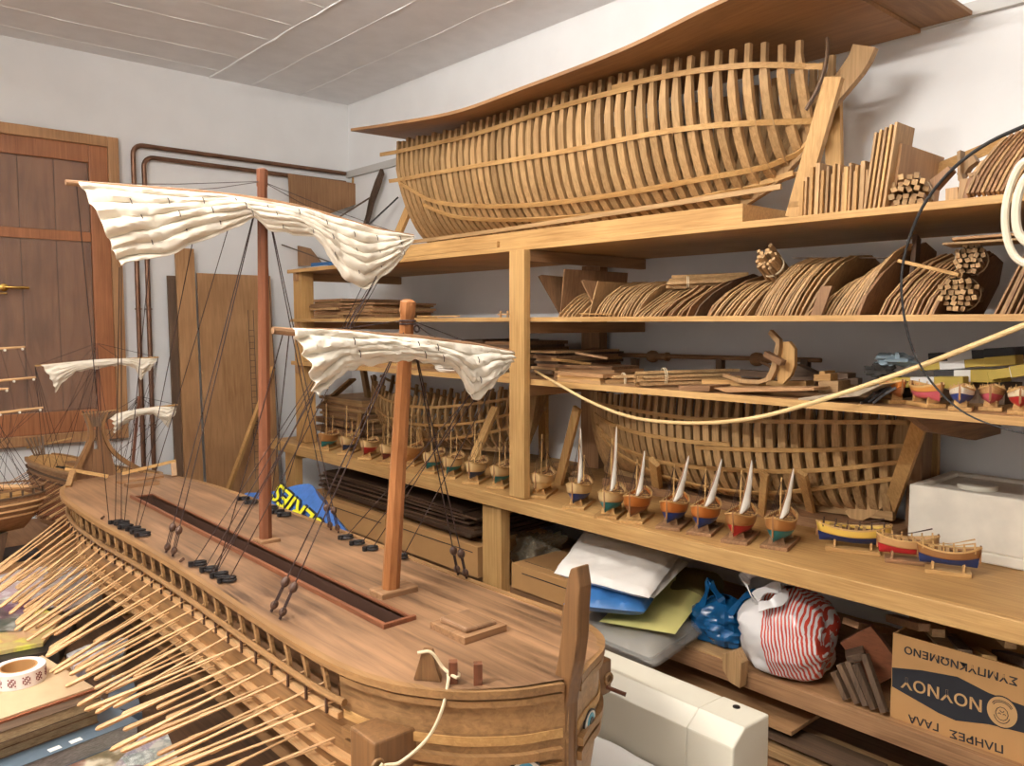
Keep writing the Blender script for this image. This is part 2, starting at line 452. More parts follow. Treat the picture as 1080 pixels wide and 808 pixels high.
# plywood scrap tucked behind the pipes and oddments by the corner
q = [(304, 183), (372, 193), (383, 196), (386, 212), (346, 226), (306, 219)]
pts = [ay(px, py, 4.455) for px, py in q]
tag(MB().prism(pts, (0, .008, 0)).build('plywood_scrap', M['brown_z'], org=pts[4]), 'small brown plywood scrap hung on pipes near the corner', 'plywood')
q = [(372, 181), (380, 179), (384, 196), (386, 213), (378, 214), (372, 192)]
pts = [ay(px, py, 4.47) for px, py in q]
tag(MB().prism(pts, (0, .012, 0)).build('wood_offcut', M['pine_z'], org=pts[4]), 'small jagged pale offcut at the corner end of the pipes', 'offcut')
q = [(401, 178), (402.5, 183), (398, 198), (392, 214), (389, 226), (386, 236), (383, 236), (386, 226), (389, 210), (395, 192)]
pts = [ax(px, py, 2.60) for px, py in q]
tag(MB().prism(pts, (.02, 0, 0)).build('curved_rib', M['dark_z'], org=pts[5]), 'curved grey wooden rib leaning on right wall at the corner', 'wood piece')
a = ax(388, 238, 2.5); b = ax(420, 208, 2.62)
tag(MB().bar(a - (b - a) * .4, b, .008, .008).build('thin_rod', M['black'], org=a), 'thin black rod leaning on right wall beside the big hull frame', 'rod')
a = ax(350, 234, 2.42); b = ax(391, 208, 2.60)
tag(MB().bar(a - (b - a) * .3, b, .012, .008).build('thin_rod', M['dark_z'], org=a), 'dark flat strip crossing the plywood scrap by the corner', 'rod')

# ============================================================= fixed shelving and the bench
XF = 1.97
sh = thing('pine_shelving', 'pine wall shelving with three long boards above the bench', 'shelving', (XF, 2.0, 1.0))
YN, YFAR = -.55, 4.0
MB().box(XF + .004, XR - .022, YN, YFAR, 1.910, 1.925).build('shelf_board', M['pine_y'], sh, bevel=.002)
MB().box(XF - .002, XF + .004, YN, YFAR, 1.907, 1.926).build('shelf_edging', M['pine_y'], sh, bevel=.002)
for z, t in ((1.667, .014), (1.445, .018)):
    MB().box(XF + .012, XR - .022, YN, YFAR - .02, z - t, z).build('shelf_board', M['ply_y'], sh, bevel=.002)
    MB().box(XF, XF + .012, YN, YFAR - .02, z - t - .001, z + .001).build('shelf_edging', M['pine_y'], sh, bevel=.001)
MB().box(1.936, XF - .004, 2.112, 2.192, 1.016, 1.906).build('post', M['pine_z'], sh, bevel=.002)
MB().box(1.99, 2.06, 3.885, 3.975, 1.016, 1.909).build('post', M['pine_z'], sh, bevel=.002)
r0 = ax(613, 370, 2.58).y; r1 = ax(632, 370, 2.58).y
MB().box(2.58, 2.63, r1, r0, 1.016, 1.893).build('post', M['brown_z'], sh, bevel=.002)
r0 = ax(957, 480, 2.45).y; r1 = ax(973, 480, 2.45).y
MB().box(2.45, 2.52, r1, r0, 1.016, 1.425).build('post', M['brown_z'], sh, bevel=.002)
for z in (1.909, 1.652, 1.426):
    for y in (2.13, 3.91): MB().box(XF + .002, 2.63, y, y + .03, z - .042, z - .001).build('cross_rail', M['ply_x'], sh, bevel=.002)
    if z < 1.5:
        p = [(2.0, z - .002), (2.62, z - .002), (2.62, z - .10), (2.42, z - .10), (2.12, z - .05)]
        MB().prism([V((x, .80, zz)) for x, zz in p], (0, .022, 0)).build('bracket', M['brown_x'], sh)

BX = 1.93
be = thing('workbench', 'long pine bench along the right wall carrying the boats', 'bench', (BX, 2.0, 0))
BZ = 1.012
MB().box(BX + .022, XR - .002, YN, 4.17, BZ - .03, BZ).build('worktop', M['pine_y'], be, bevel=.002)
MB().box(BX, BX + .022, YN, 4.17, BZ - .052, BZ + .001).build('front_edging', M['pine_y'], be, bevel=.003)
LZ = .65
MB().box(2.02, XR - .002, YN, 4.1, LZ - .028, LZ).build('lower_shelf', M['ply_y'], be, bevel=.002)
MB().box(2.0, 2.02, YN, 4.1, LZ - .05, LZ + .001).build('lower_edging', M['brown_y'], be, bevel=.002)
MB().box(2.03, XR - .002, YN, 4.1, .30, .325).build('lower_shelf', M['brown_y'], be)
for y0, y1 in ((2.26, 2.37), (3.93, 4.04), (-.3, -.2)):
    MB().box(1.955, 2.0, y0, y1, 0, BZ - .03).build('leg', M['pine_z'], be, bevel=.002)
    MB().box(2.56, 2.64, y0, y1, 0, LZ - .03).build('leg', M['brown_z'], be, bevel=.002)
    MB().box(2.0, 2.6, y0 + .02, y1 - .02, BZ - .09, BZ - .03).build('cross_rail', M['pine_x'], be, bevel=.002)

# warped plywood sheet lying above the big hull frame
shp = thing('plywood_sheet', 'large sagging plywood sheet bridging over the big hull frame', 'sheet', (2.3, 2.0, 2.5))
def sheet_z(y, x):
    e = smooth_tab([(.9, 2.535), (1.3, 2.525), (1.67, 2.482), (2.17, 2.460), (2.52, 2.452), (3.0, 2.49), (3.30, 2.520)], y)
    return lerp(e, 2.537, max(0, min(1, (x - 1.95) / .7)))
def sheet(x0, x1, y0, y1, cut=None, lift=0):
    nx, ny = 9, 31; top = []; bot = []
    for j in range(ny):
        y = lerp(y0, y1, j / (ny - 1))
        xr = [lerp(x0 + (cut(y) if cut else 0), x1, i / (nx - 1)) for i in range(nx)]
        bot.append([V((x, y, sheet_z(y, x) + lift)) for x in xr]); top.append([V((x, y, sheet_z(y, x) + .012 + lift)) for x in xr])
    mb = MB().grid(bot).grid(top)
    mb.grid([[bot[j][0] for j in range(ny)], [top[j][0] for j in range(ny)]]); mb.grid([[bot[j][-1] for j in range(ny)], [top[j][-1] for j in range(ny)]])
    mb.grid([bot[0], top[0]]); mb.grid([bot[-1], top[-1]])
    return mb
sheet(1.95, 2.636, 1.075, 3.30).build('sheet', M['sheet_y'], shp, smooth=True)
tag(sheet(2.0, 2.636, .93, 1.6, lift=.0135).build('plywood_offcut', M['sheet_x'], org=(2.3, 1.2, 2.6), smooth=True), 'shorter plywood piece on the right end of the sagging sheet', 'plywood')
# ============================================================= unfinished hull frames
def skeleton(name, lab, xc, y0, y1, nribs, kz, sz, B, P, battens, ribw, ribt, stem=None, stern=None, legs=(), keel=.02, heads=.02, tops=None, rm='rib', rake=0.0, orgz=1.0, batw=.014, far=True, cut=.86, under=None, slab=None):
    """ribs stand across the keel from y0 to y1; battens are (label, [(y, z)...], offset) on the near side."""
    t = thing(name, lab, 'ship frame', (xc, (y0 + y1) / 2, orgz))
    sgn = 1 if y1 > y0 else -1
    def S(y): return (y - y0) / (y1 - y0)
    def half(y, z):
        s = max(0, min(1, S(y))); k, s_ = smooth_tab(kz, s), smooth_tab(sz, s)
        u = max(0.0, min(1.0, (z - k) / (s_ - k))); p = smooth_tab(P, s)
        f = (1 - (1 - u) ** p) ** (1 / p)
        f *= 1 - .07 * max(0, (u - .72)) / .28
        return smooth_tab(B, s) * f
    for i in range(nribs):
        s = (i + .5) / nribs; y = lerp(y0, y1, s)
        k, top = smooth_tab(kz, s), smooth_tab(sz, s)
        hd = heads * random.uniform(.2, 1.0)
        mb = MB()
        n = 13
        zs = [k + (top + hd - k) * (1 - math.cos(PI / 2 * j / n)) for j in range(n + 1)]
        zs = [k + (top + hd - k) * ((j / n) ** 1.9) for j in range(n + 1)]
        near = [V((xc - half(y, z), y + rake * (z - k), z)) for z in zs]
        farp = [V((xc + half(y, z), y + rake * (z - k), z)) for z in zs]
        pts = near[::-1] + farp[1:]
        if under:
            for arr in (near, farp):
                for p in arr: p.z = min(p.z, under(p.y, p.x) - .006)
            pts = near[::-1] + farp[1:]
        m_ = len(zs) - 1
        wl_ = [ribw * (1.0 if j / m_ < cut else .62) for j in range(m_ + 1)]
        mb.sweep(pts, wl_[::-1] + wl_[1:], ribt, (0, 1, 0))
        mb.build('rib', M[rm + '_z'], t)
    for bl in battens:
        lab_, crv = bl[0], bl[1]
        ys = [c[0] for c in crv]
        m_ = 26; pts = []; sides = []
        pp = spline([V((0, c[0], c[1])) for c in crv], m_)
        for p in pp:
            h = half(p.y, p.z); h2 = half(p.y, p.z + .004)
            k_ = min(4.0, max(0.0, (h2 - h) / .004)); nn = V((-1, 0, -k_)).normalized() * (ribt * .5 + .004)
            pts.append(V((xc - h, p.y + rake * (p.z - smooth_tab(kz, max(0, min(1, S(p.y))))), p.z)) + nn)
            sides.append(V((-k_, 0, 1)).normalized())
        o = MB().sweep(pts, batw, .006, sides).build('batten', M['pine_y'], t)
        if far and bl[2:] != ('near',):
            MB().sweep([V((2 * xc - p.x, p.y, p.z)) for p in pts], batw, .006, [V((-q.x, 0, q.z)) for q in sides]).build('batten', M['rib_y'], t)
    kp = [V((xc, lerp(y0, y1, i / 12), smooth_tab(kz, i / 12) - keel * .5)) for i in range(13)]
    MB().sweep(kp, .022, keel, (1, 0, 0)).build('keel', M[rm + '_y'], t)
    if stem: MB().sweep(spline(stem[0], 18), .026, [stem[1][0] + (stem[1][1] - stem[1][0]) * i / 17 for i in range(18)], (1, 0, 0)).build('stem_post', M[rm + '_z'], t, smooth=True)
    if stern: MB().sweep(spline(stern[0], 10), .026, stern[1], (1, 0, 0)).build('stern_post', M[rm + '_z'], t, smooth=True)
    for a, b, w in legs: MB().bar(a, b, w, w * .42, (1, 0, 0)).build('support_leg', M['pine_z'], t, bevel=.001)
    if slab: slab(t)
    return t

# the big one lying on the top shelf
xb = 2.37
B_big = [(0, .225), (.15, .245), (.4, .265), (.6, .27), (.8, .245), (.92, .18), (1, .095)]
bigst = [ax(798, 202, xb), ax(822, 183, xb), ax(843, 156, xb), ax(860, 128, xb), ax(877, 103, xb), ax(894, 82, xb), ax(907, 64, xb), ax(913, 49, xb)]
lz = 1.926
def legpair(pa, pb, x0, w, x1=None):
    a = ax(pa[0], pa[1], x0); b = ax(pb[0], pb[1], x1 if x1 else x0)
    return (b, a, w)
big = skeleton('hull_frame', 'largest unplanked wooden hull frame, lying on the top shelf', xb, 3.24, 1.25, 46,
    [(0, 2.03), (.5, 2.012), (.84, 2.03), (.894, 2.075), (.95, 2.15), (1, 2.24)], [(0, 2.478), (.25, 2.452), (.5, 2.462), (.8, 2.47), (1, 2.46)], B_big,
    [(0, 1.7), (.2, 2.3), (.55, 2.9), (.85, 2.0), (1, 1.3)],
    [('b1', [(3.36, 2.45), (3.2, 2.440), (2.65, 2.412), (2.33, 2.414), (2.0, 2.422), (1.77, 2.422)], 'near'),
     ('b1b', [(1.86, 2.438), (1.6, 2.432), (1.43, 2.425), (1.28, 2.41), (1.20, 2.395)], 'near'),
     ('b2', [(3.30, 2.322), (3.1, 2.31), (2.6, 2.285), (2.06, 2.262), (1.64, 2.266), (1.24, 2.262)]),
     ('b3', [(3.22, 2.305), (3.12, 2.262), (2.95, 2.19), (2.5, 2.122), (2.07, 2.10), (1.65, 2.113), (1.38, 2.15), (1.25, 2.225)]),
     ('b4', [(3.05, 2.19), (2.9, 2.135), (2.75, 2.102), (2.35, 2.062), (1.95, 2.052), (1.6, 2.068), (1.33, 2.115)])],
    0.0275, .018, stem=(bigst, (.044, .07)), stern=([V((xb, 3.20, 2.0)), V((xb, 3.24, 2.1)), V((xb, 3.30, 2.25)), V((xb, 3.33, 2.45))], .04),
    legs=[legpair((880, 82), (838, 230), 2.16, .05, 2.12), (V((2.45, ax(884, 150, 2.45).y, lz)), V((2.45, ax(884, 150, 2.45).y + .02, 2.36)), .05),
          (V((2.2, 3.42, lz)), V((2.25, 3.24, 2.24)), .045), (V((2.42, 3.1, lz)), V((2.42, 3.16, 2.2)), .05)], keel=.03, heads=.03, orgz=1.93, batw=.017, under=sheet_z)
tag(MB().box(1.985, 2.50, 1.27, 3.42, lz, 1.979).build('keel_block', M['pine_y'], org=(2.3, 2.3, lz), bevel=.002), 'long pine beam lying on the top shelf under the hull keel', 'beam')
p0 = ax(430, 262, 2.03); 
tag(MB().sweep([V((1.995, 1.16, 2.012)), V((1.99, 1.7, 2.000)), V((1.99, 2.3, 1.992)), V((1.99, 3.2, 1.990))], .014, .009, (0, 0, 1)).build('long_strip', M['rib_y'], org=(2.07, 2.2, 1.95)), 'long thin strip lying against the pine beam on the top shelf', 'strip')
tag(MB().box(1.972, 1.984, 2.30, 3.45, lz + .001, 1.950).build('long_strip', M['pine_y'], org=(2.05, 3.0, lz), bevel=.001), 'flat pine batten at the left front edge of the top shelf', 'strip')

# the middle-sized one on the bench right of the post
xm = 2.44
msl = BZ + .001
med = skeleton('hull_frame', 'medium unplanked hull frame on the bench behind the sailing boats', xm, 2.17, 1.02, 32,
    [(0, 1.075), (.5, 1.058), (1, 1.085)], [(0, 1.372), (.3, 1.388), (.6, 1.40), (1, 1.408)],
    [(0, .10), (.12, .16), (.4, .215), (.7, .205), (.9, .13), (1, .05)],
    [(0, 1.4), (.3, 2.3), (.6, 2.6), (.9, 1.7), (1, 1.3)],
    [('b1', [(2.19, 1.340), (1.95, 1.338), (1.6, 1.332), (1.4, 1.344)], 'near'), ('b1b', [(1.55, 1.332), (1.33, 1.345), (1.1, 1.357), (.97, 1.362)], 'near'),
     ('b2', [(2.12, 1.295), (1.9, 1.262), (1.62, 1.255), (1.45, 1.262)], 'near'), ('b2b', [(1.58, 1.238), (1.2, 1.268), (.95, 1.298)], 'near'),
     ('b3', [(2.12, 1.255), (1.98, 1.195), (1.75, 1.166), (1.42, 1.182), (1.2, 1.205), (.99, 1.245)]),
     ('b4', [(2.1, 1.215), (1.98, 1.155), (1.72, 1.105), (1.4, 1.108), (1.14, 1.162), (1.0, 1.195)])],
    .0245, .014, stem=([ax(898, 546, xm), ax(925, 528, xm), ax(944, 490, xm), ax(957, 455, xm), ax(966, 425, xm)], (.05, .06)),
    stern=([V((xm, 2.12, 1.05)), V((xm, 2.15, 1.15)), V((xm, 2.19, 1.34))], .05),
    legs=[(az(589, 511, msl), ax(609, 430, 2.20), .036), (V((2.55, 2.25, msl)), V((2.46, 2.16, 1.33)), .034),
          (az(932, 556, msl), ax(973, 438, 2.20), .04), (V((2.6, .98, msl)), V((2.55, .97, 1.42)), .05),
          (az(694, 520, msl), ax(690, 487, 2.24), .045), (az(857, 547, msl), ax(846, 499, 2.24), .03), (az(803, 545, msl), ax(807, 499, 2.24), .026)],
    keel=.026, heads=.008, orgz=msl, rm='rib', batw=.013)
tag(MB().box(2.34, 2.54, .98, 2.1, msl, 1.043).build('keel_block', M['brown_y'], org=(2.44, 1.5, msl), bevel=.002), 'long brown beam on the bench under the medium hull frame', 'beam')

# the one at the left end of the bench
xl = 2.42
lef = skeleton('hull_frame', 'small unplanked hull frame at the left end of the bench', xl, 3.92, 2.62, 26,
    [(0, 1.10), (.15, 1.06), (.5, 1.05), (1, 1.09)], [(0, 1.36), (.12, 1.315), (.35, 1.272), (.6, 1.285), (.85, 1.342), (1, 1.375)],
    [(0, .02), (.1, .09), (.3, .165), (.6, .175), (.85, .125), (1, .08)],
    [(0, 1.1), (.3, 2.0), (.6, 2.2), (1, 1.4)],
    [('b1', [(3.93, 1.352), (3.8, 1.302), (3.55, 1.255), (3.2, 1.245), (2.85, 1.288), (2.58, 1.342)]),
     ('b2', [(3.90, 1.255), (3.75, 1.20), (3.45, 1.163), (3.15, 1.165), (2.85, 1.205), (2.62, 1.27)]),
     ('b3', [(3.32, 1.075), (3.1, 1.10), (2.85, 1.145), (2.66, 1.195)])],
    .015, .016, stem=([V((xl, 3.86, 1.05)), V((xl, 3.93, 1.18)), V((xl, 3.97, 1.30)), V((xl, 4.0, 1.40))], (.03, .035)),
    stern=([V((xl, 2.66, 1.06)), V((xl, 2.60, 1.2)), V((xl, 2.56, 1.40))], .05),
    legs=[(az(493, 498, msl), ax(523, 429, 2.26), .04), (V((2.62, 2.72, msl)), V((2.5, 2.6, 1.36)), .05), (az(375, 476, msl), ax(380, 430, 2.33), .045), (az(404, 478, msl), ax(405, 450, 2.32), .03), (az(446, 487, msl), ax(442, 453, 2.28), .03)],
    keel=.024, heads=.035, orgz=msl, rm='rib', rake=-.25, batw=.012, cut=2)

# ============================================================= little painted boats
CREAM, OAK, ORANGE = (222, 188, 134), (176, 122, 70), (190, 112, 50)
PAINT = {}
def paint(c):
    if c not in PAINT: PAINT[c] = plain('paint_%d_%d_%d' % c, c, .35)
    return PAINT[c]
M['boatwood'] = plain('boat_wood', (206, 164, 106), .45, noise=.12, nscale=60)
M['boattrim'] = plain('boat_trim', (150, 104, 64), .45)
M['boatdark'] = plain('boat_inside', (122, 84, 54), .6)
def loft(L, Bm, H, z0, z1, n=17, m=7, fullness=2.2, sheer=.35, ends=0.0, out=0.0):
    """hull skin between the heights z0..z1 (parts of H); bow at +x."""
    rows = []
    for i in range(n):
        s = i / (n - 1); u = 2 * s - 1
        b = Bm / 2 * max(0.0, (1 - abs(u) ** fullness)) ** .75
        b = max(b, .0015 + ends * Bm / 2 * (u < 0))
        sh = H * (1 + sheer * u * u * (1.15 if u > 0 else .85))
        row = []
        for sg in (-1, 1):
            r = []
            for j in range(m):
                t = lerp(z0, z1, j / (m - 1))
                z = sh * t; p = lerp(1.5, 2.6, 1 - abs(u))
                w = (b + out) * (1 - (1 - t) ** p) ** (1 / p)
                xx = u * L / 2 * (1 - .10 * (1 - t))
                r.append(V((xx, sg * w, z)))
            row.append(r)
        rows.append(row[0][::-1] + row[1] if z0 == 0 else (row[0], row[1]))
    return rows
def boat_geo(L, Bm, H, wl=.5):
    low = MB().grid(loft(L, Bm, H, 0, wl))
    up = MB(); rr = loft(L, Bm, H, wl, 1.0)
    up.grid([r[0] for r in rr]); up.grid([r[1] for r in rr])
    dk = MB(); rd = loft(L * .985, Bm * .95, H, .82, .84, m=2)
    rows = [[r[0][0], (r[0][0] + r[1][0]) / 2 + V((0, 0, .001)), r[1][0]] for r in rd]
    dk.grid(rows)
    rail = MB(); rt = loft(L, Bm, H, 1.0, 1.0, m=2, out=.001)
    for k in (0, 1): rail.sweep([r[k][0] for r in rt], .004, .004, (0, 0, 1))
    return low, up, dk, rail
def make_boat(name, lab, loc, rot, low_c, up_c, L=.2, Bm=.078, H=.05, masts=((.02, .20, .10),), sail=None, group='little painted boats on the bench', stand=None, oars=0, pins=False, short=False, cat='model boat', boom=True, wl=.5, seats=4, standz=.022, slant=0):
    t = thing(name, lab, cat, loc, group, rot, local=True)
    low, up, dk, rail = boat_geo(L, Bm, H, wl)
    T = Matrix.Translation((0, 0, standz))
    low.xf(T).build('lower_hull', paint(low_c), t, smooth=True)
    up.xf(T).build('upper_hull', paint(up_c), t, smooth=True, solid=.002)
    dk.xf(T).build('deck', M['boatdark'], t)
    rail.xf(T).build('gunwale', M['boatwood'], t)
    zt = standz + H * .84
    MB().box(L * .47, L * .5, -.0022, .0022, standz + H * .3, standz + H * 1.52).build('stem_post', M['boattrim'], t)
    MB().box(-L * .5, -L * .475, -.0022, .0022, standz + H * .3, standz + H * 1.36).build('stern_post', M['boattrim'], t)
    for k in range(seats):
        th = MB()
        x = lerp(-.33, .30, (k + .5) / seats) * L; b = Bm * .40 * (1 - abs(2 * x / L) ** 2.2)
        th.box(x - .004, x + .004, -b, b, zt + .004, zt + .007)
        th.build('thwart', M['boatwood'], t)
    if not short:
        dt = MB()
        for k in range(5):
            x = lerp(-.36, .34, k / 4) * L
            dt.tube([(x, 0, zt), (x + .001, .002, zt + random.uniform(.008, .014))], .0032, 6)
        dt.tube([(-.3 * L, .008, zt + .012), (.1 * L, .012, zt + .014)], .002, 5); dt.tube([(-.2 * L, -.01, zt + .012), (.28 * L, -.007, zt + .015)], .002, 5)
        dt.build('deck_fitting', M['boattrim'], t)
    for (mx, mh, rk) in masts:
        MB().tube([(mx, 0, zt - .004), (mx - rk * mh, 0, zt + mh)], [.0028, .0018], 7).build('mast', M['boatwood'], t)
        rg = MB(); top = V((mx - rk * mh, 0, zt + mh * .93))
        for sg in (-1, 1):
            for q in (-.03, .0): rg.tube([top, (mx + q, sg * Bm * .40, zt + .008)], .0006, 4)
        rg.tube([top, (L * .48, 0, standz + H * 1.35)], .0006, 4)
        rg.build('rigging', M['rope_dark'], t)
    if sail:
        mx, mh = masts[0][0], masts[0][1]
        # lateen sail hung from a long steep yard
        mx, mh = masts[0][0], masts[0][1]
        a = V((mx + .030, .004, zt + .012)); b = V((mx - .030, .004 + slant, zt + mh * 1.22))
        MB().tube([a, (a + b) / 2 + V((0, .002, .0)), b], [.0016, .0024, .0010], 6).build('yard', M['boattrim'], t)
        d = b - a; rows = []
        for i in range(17):
            q = i / 16; c = a + d * (.04 + .94 * q)
            w = (.034 * sail) * (1 - q) ** .75 * min(1, q * 7 + .25) + .0012
            row = []
            for j in range(6):
                v = j / 5
                row.append(c + V((-w * v * .75, .0015 + w * .62 * v + .004 * math.sin(v * 4) * (1 - q), -.10 * w * v)))
            rows.append(row)
        MB().grid(rows).build('sail', M['sail2'], t, smooth=True, solid=.0016)
    if pins:
        for k in range(6):
            x = lerp(-.4, .4, k / 5) * L; b = Bm / 2 * (1 - abs(2 * x / L) ** 2.2) ** .75
            for sg in (-1, 1): MB().tube([(x, sg * b * .95, standz + H * 1.0), (x, sg * b * .97, standz + H * (1.30 + .3 * (2*x/L)**2))], .0022 if L > .14 else .0011, 6).build('thole_pin', M['boatwood'] if pins == 1 else M['block'], t)
    for k in range(oars):
        sg = -1 if k else 1
        MB().tube([(-.32 * L, sg * .006, zt + .012), (.1 * L, sg * .014, zt + .022), (.40 * L, sg * .022, zt + .035)], [.0016, .0018, .0034], 6, flat=.6).build('oar', M['boatwood'] if oars > 1 and pins == 1 else M['block'], t)
    sd = MB()
    cols = stand or 'pine_x'
    sl = .36 if short else .42
    sd.box(-L * sl, L * sl, -Bm * .48, Bm * .48, 0, .010)
    sd.build('stand_base', M[cols], t, bevel=.001)
    for x in (-.24, .24):
        cr = MB(); cr.prism([(x * L - .003, -Bm * .3, .009), (x * L - .003, Bm * .3, .009), (x * L - .003, Bm * .22, .034), (x * L - .003, 0, standz + .006), (x * L - .003, -Bm * .22, .034)], (.006, 0, 0))
        cr.build('stand_cradle', M[cols], t)
    return t

TEAL, BLUE, RED, NAVY = (40, 128, 134), (36, 62, 130), (178, 40, 42), (46, 60, 96)
def boat_at(px, py, dz=BZ, back=.075):
    """stand's front end seen at the pixel; the boat reaches back from it."""
    p = az(px, py, dz); u = V((p.x, p.y, 0)).normalized(); return V((p.x + u.x * back, p.y + u.y * back, dz + .0005))
R180 = PI            # bow towards -x (the room)
left_row = [
    (347, 476, TEAL, OAK, 'teal and brown boat at the left end of the bench, two bare masts', 1.0, None),
    (368, 480, NAVY, CREAM, 'navy and cream boat, second from the left end of the bench', .95, None),
    (390, 485, RED, CREAM, 'red and cream bare-masted boat left of the short mast', .95, None),
    (412, 490, (110, 48, 40), CREAM, 'maroon boat half hidden behind the short mast of the great ship', .95, None),
    (436, 492, OAK, OAK, 'all-brown boat just right of the short mast of the great ship', 1.0, None),
    (458, 500, TEAL, CREAM, 'teal-bottomed boat under the small hull frame, left of two alike', 1.0, None),
    (478, 505, TEAL, CREAM, 'teal-bottomed boat on a wide stand, right of two alike', 1.02, None),
    (503, 511, NAVY, CREAM, 'grey-blue and cream boat beside the leaning leg of small hull frame', 1.0, None),
    (529, 516, TEAL, CREAM, 'teal-bottomed boat standing just left of the shelf post', 1.0, None)]
for (px, py, lc, uc, lab, s, sl) in left_row:
    make_boat('model_boat', lab, boat_at(px, py), R180 + random.uniform(-.08, .08) + .62, lc, uc, L=.19 * s, Bm=.074 * s, masts=((.03, .17, .06), (-.045, .10, .06)), group='bare-masted boats left of the post', wl=.42 if lc != RED else .55, stand='pine_x')
right_row = [
    (572, 526, CREAM, CREAM, 'plain cream boat without sail, just right of the shelf post', 'pine_x', None, .16),
    (611, 538, BLUE, CREAM, 'blue-bottomed cream boat with white furled sail, second right of post', 'pine_x', .75, .17),
    (645, 548, TEAL, CREAM, 'teal-bottomed cream boat with tall white sail and pale wood deck', 'pine_x', .8, .19),
    (672, 553, (128, 74, 44), ORANGE, 'brown boat with slim white sail on a wide pale stand', 'pine_x', .8, .13),
    (711, 560, BLUE, ORANGE, 'blue and orange boat on dark stand, left of two alike', 'brown_x', 1.0, .13),
    (744, 566, BLUE, ORANGE, 'blue and orange boat on dark stand, right of two alike', 'brown_x', 1.0, .13),
    (781, 575, RED, OAK, 'red-bottomed wooden sailing boat on a brown stand', 'brown_x', 1.1, .14),
    (823, 581, TEAL, OAK, 'teal-bottomed wooden sailing boat, rightmost with a sail', 'brown_x', .9, .13)]
for i, (px, py, lc, uc, lab, stn, sl, mh) in enumerate(right_row):
    make_boat('model_boat', lab, boat_at(px, py), R180 + .52 - .035 * i, lc, uc, L=.185, Bm=.080, H=.052, masts=((.015, mh, .05), (-.055, mh * .6, .05)), sail=sl, slant=(0, -.008, .004, .012, .034, .036, .018, .022)[i], group='sailing boats right of the post', stand=stn, wl=.5)
# rowing boats lying broadside
make_boat('rowing_boat', 'yellow and navy rowing boat with dark oars, left of three', az(893, 586, BZ) + V((.06, .012, .0005)), -PI/2 + .42, (30, 44, 92), (226, 188, 88), L=.195, Bm=.07, H=.042, masts=(), group='rowing boats on the bench', oars=2, pins=2, stand='pine_x', short=True, seats=6, cat='rowing boat')
make_boat('rowing_boat', 'red and natural wood rowing boat, middle of three', az(947, 599, BZ) + V((.068, .006, .0005)), -PI/2 + .45, (176, 36, 44), (196, 150, 100), L=.15, Bm=.056, H=.040, masts=(), group='rowing boats on the bench', oars=1, pins=1, stand='brown_x', short=True, seats=5, cat='rowing boat')
make_boat('rowing_boat', 'blue and brown rowing boat with pale oars, right of three', az(990, 608, BZ) + V((.045, -.005, .0005)), -PI/2 + .36, (36, 54, 104), (150, 104, 62), L=.145, Bm=.054, H=.038, masts=(), group='rowing boats on the bench', oars=2, pins=1, stand='pine_x', short=True, seats=5, cat='rowing boat')
# five more on the third shelf
PINK = (206, 96, 108)
for px, py, lc, uc, lab, L in ((932, 426, (150, 84, 40), (200, 120, 50), 'small orange boat, leftmost on the third shelf', .10), (968, 430, PINK, (206, 140, 70), 'pink and orange boat on a rounded stand, third shelf', .13),
        (1006, 434, BLUE, (226, 214, 196), 'blue and white boat, third shelf, between two pink ones', .11), (1038, 434, PINK, (196, 150, 100), 'pink and tan boat, second from the right on third shelf', .11), (1069, 438, RED, (226, 206, 170), 'red and cream boat, rightmost on the third shelf', .11)):
    make_boat('model_boat', lab, az(px, py, 1.445) + V((.045, 0, .0005)), R180 + .9 if L > .12 or px < 940 else R180 + .25, lc, uc, L=L, Bm=.05, H=.030, masts=(), standz=.018, group='small boats on the third shelf', pins=1, stand='pine_x', short=True, seats=3, wl=.6)

MB().sweep(spline([ax(873, 40, 2.30), ax(872, 62, 2.28), ax(864, 90, 2.26), ax(850, 116, 2.24)], 12), .012, .006, (1, 0, 0)).build('bow_strip', M['dark_z'], big)
# ============================================================= the great oared ship
DZ = 1.10
TZ = .76
NEAR = [(.838, .862), (.850, .835), (.866, .795), (.885, .765), (.925, .716), (.994, .667), (1.03, .652), (1.083, .636), (1.184, .625), (1.445, .622), (1.77, .624), (2.09, .619), (2.384, .606), (2.70, .606), (2.85, .618), (2.983, .652), (3.06, .71), (3.10, .76), (3.125, .82)]
FAR = [(.838, .878), (.850, .90), (.866, .935), (.885, .982), (.925, 1.028), (.994, 1.055), (1.06, 1.06), (1.184, 1.056), (1.445, 1.052), (1.77, 1.056), (2.09, 1.054), (2.51, 1.043), (2.70, 1.032), (2.815, 1.019), (2.957, .985), (3.06, .925), (3.10, .88), (3.125, .83)]
Y0, Y1 = .838, 3.125
INSET = [(.765, .16), (.80, .105), (.84, .062), (.88, .036), (.93, .018), (.98, .012), (1.02, .006), (1.06, .006), (1.085, .004), (1.10, .0)]
def hx(y, z, side):
    a, b = smooth_tab(NEAR, y), smooth_tab(FAR, y)
    mid = .868 if y < .95 else lerp(.868, .838, min(1, (y - .95) / .3))
    ins = interp(INSET, z)
    w = abs((a if side < 0 else b) - mid)
    k = max(.006, w - ins * min(1, w / .16))
    if y > 2.6:                                     # the run rises and narrows towards the stern
        k *= 1 - max(0, (DZ - z)) / .335 * ((y - 2.6) / .55) * .75
    return mid + side * k
def ystations(a, b, n, dense=True):
    return [a + (b - a) * ((1 - math.cos(PI * i / n)) / 2 if dense else i / n) for i in range(n + 1)]
tri = thing('oared_warship', 'great wooden oared warship model with two masts and reddish deck', 'ship model', (.84, 2.0, TZ))
def P_(mb, name, mat, **k): return mb.build(name, mat, tri, **k)
ys = ystations(Y0, Y1, 90)
GZ = 1.018
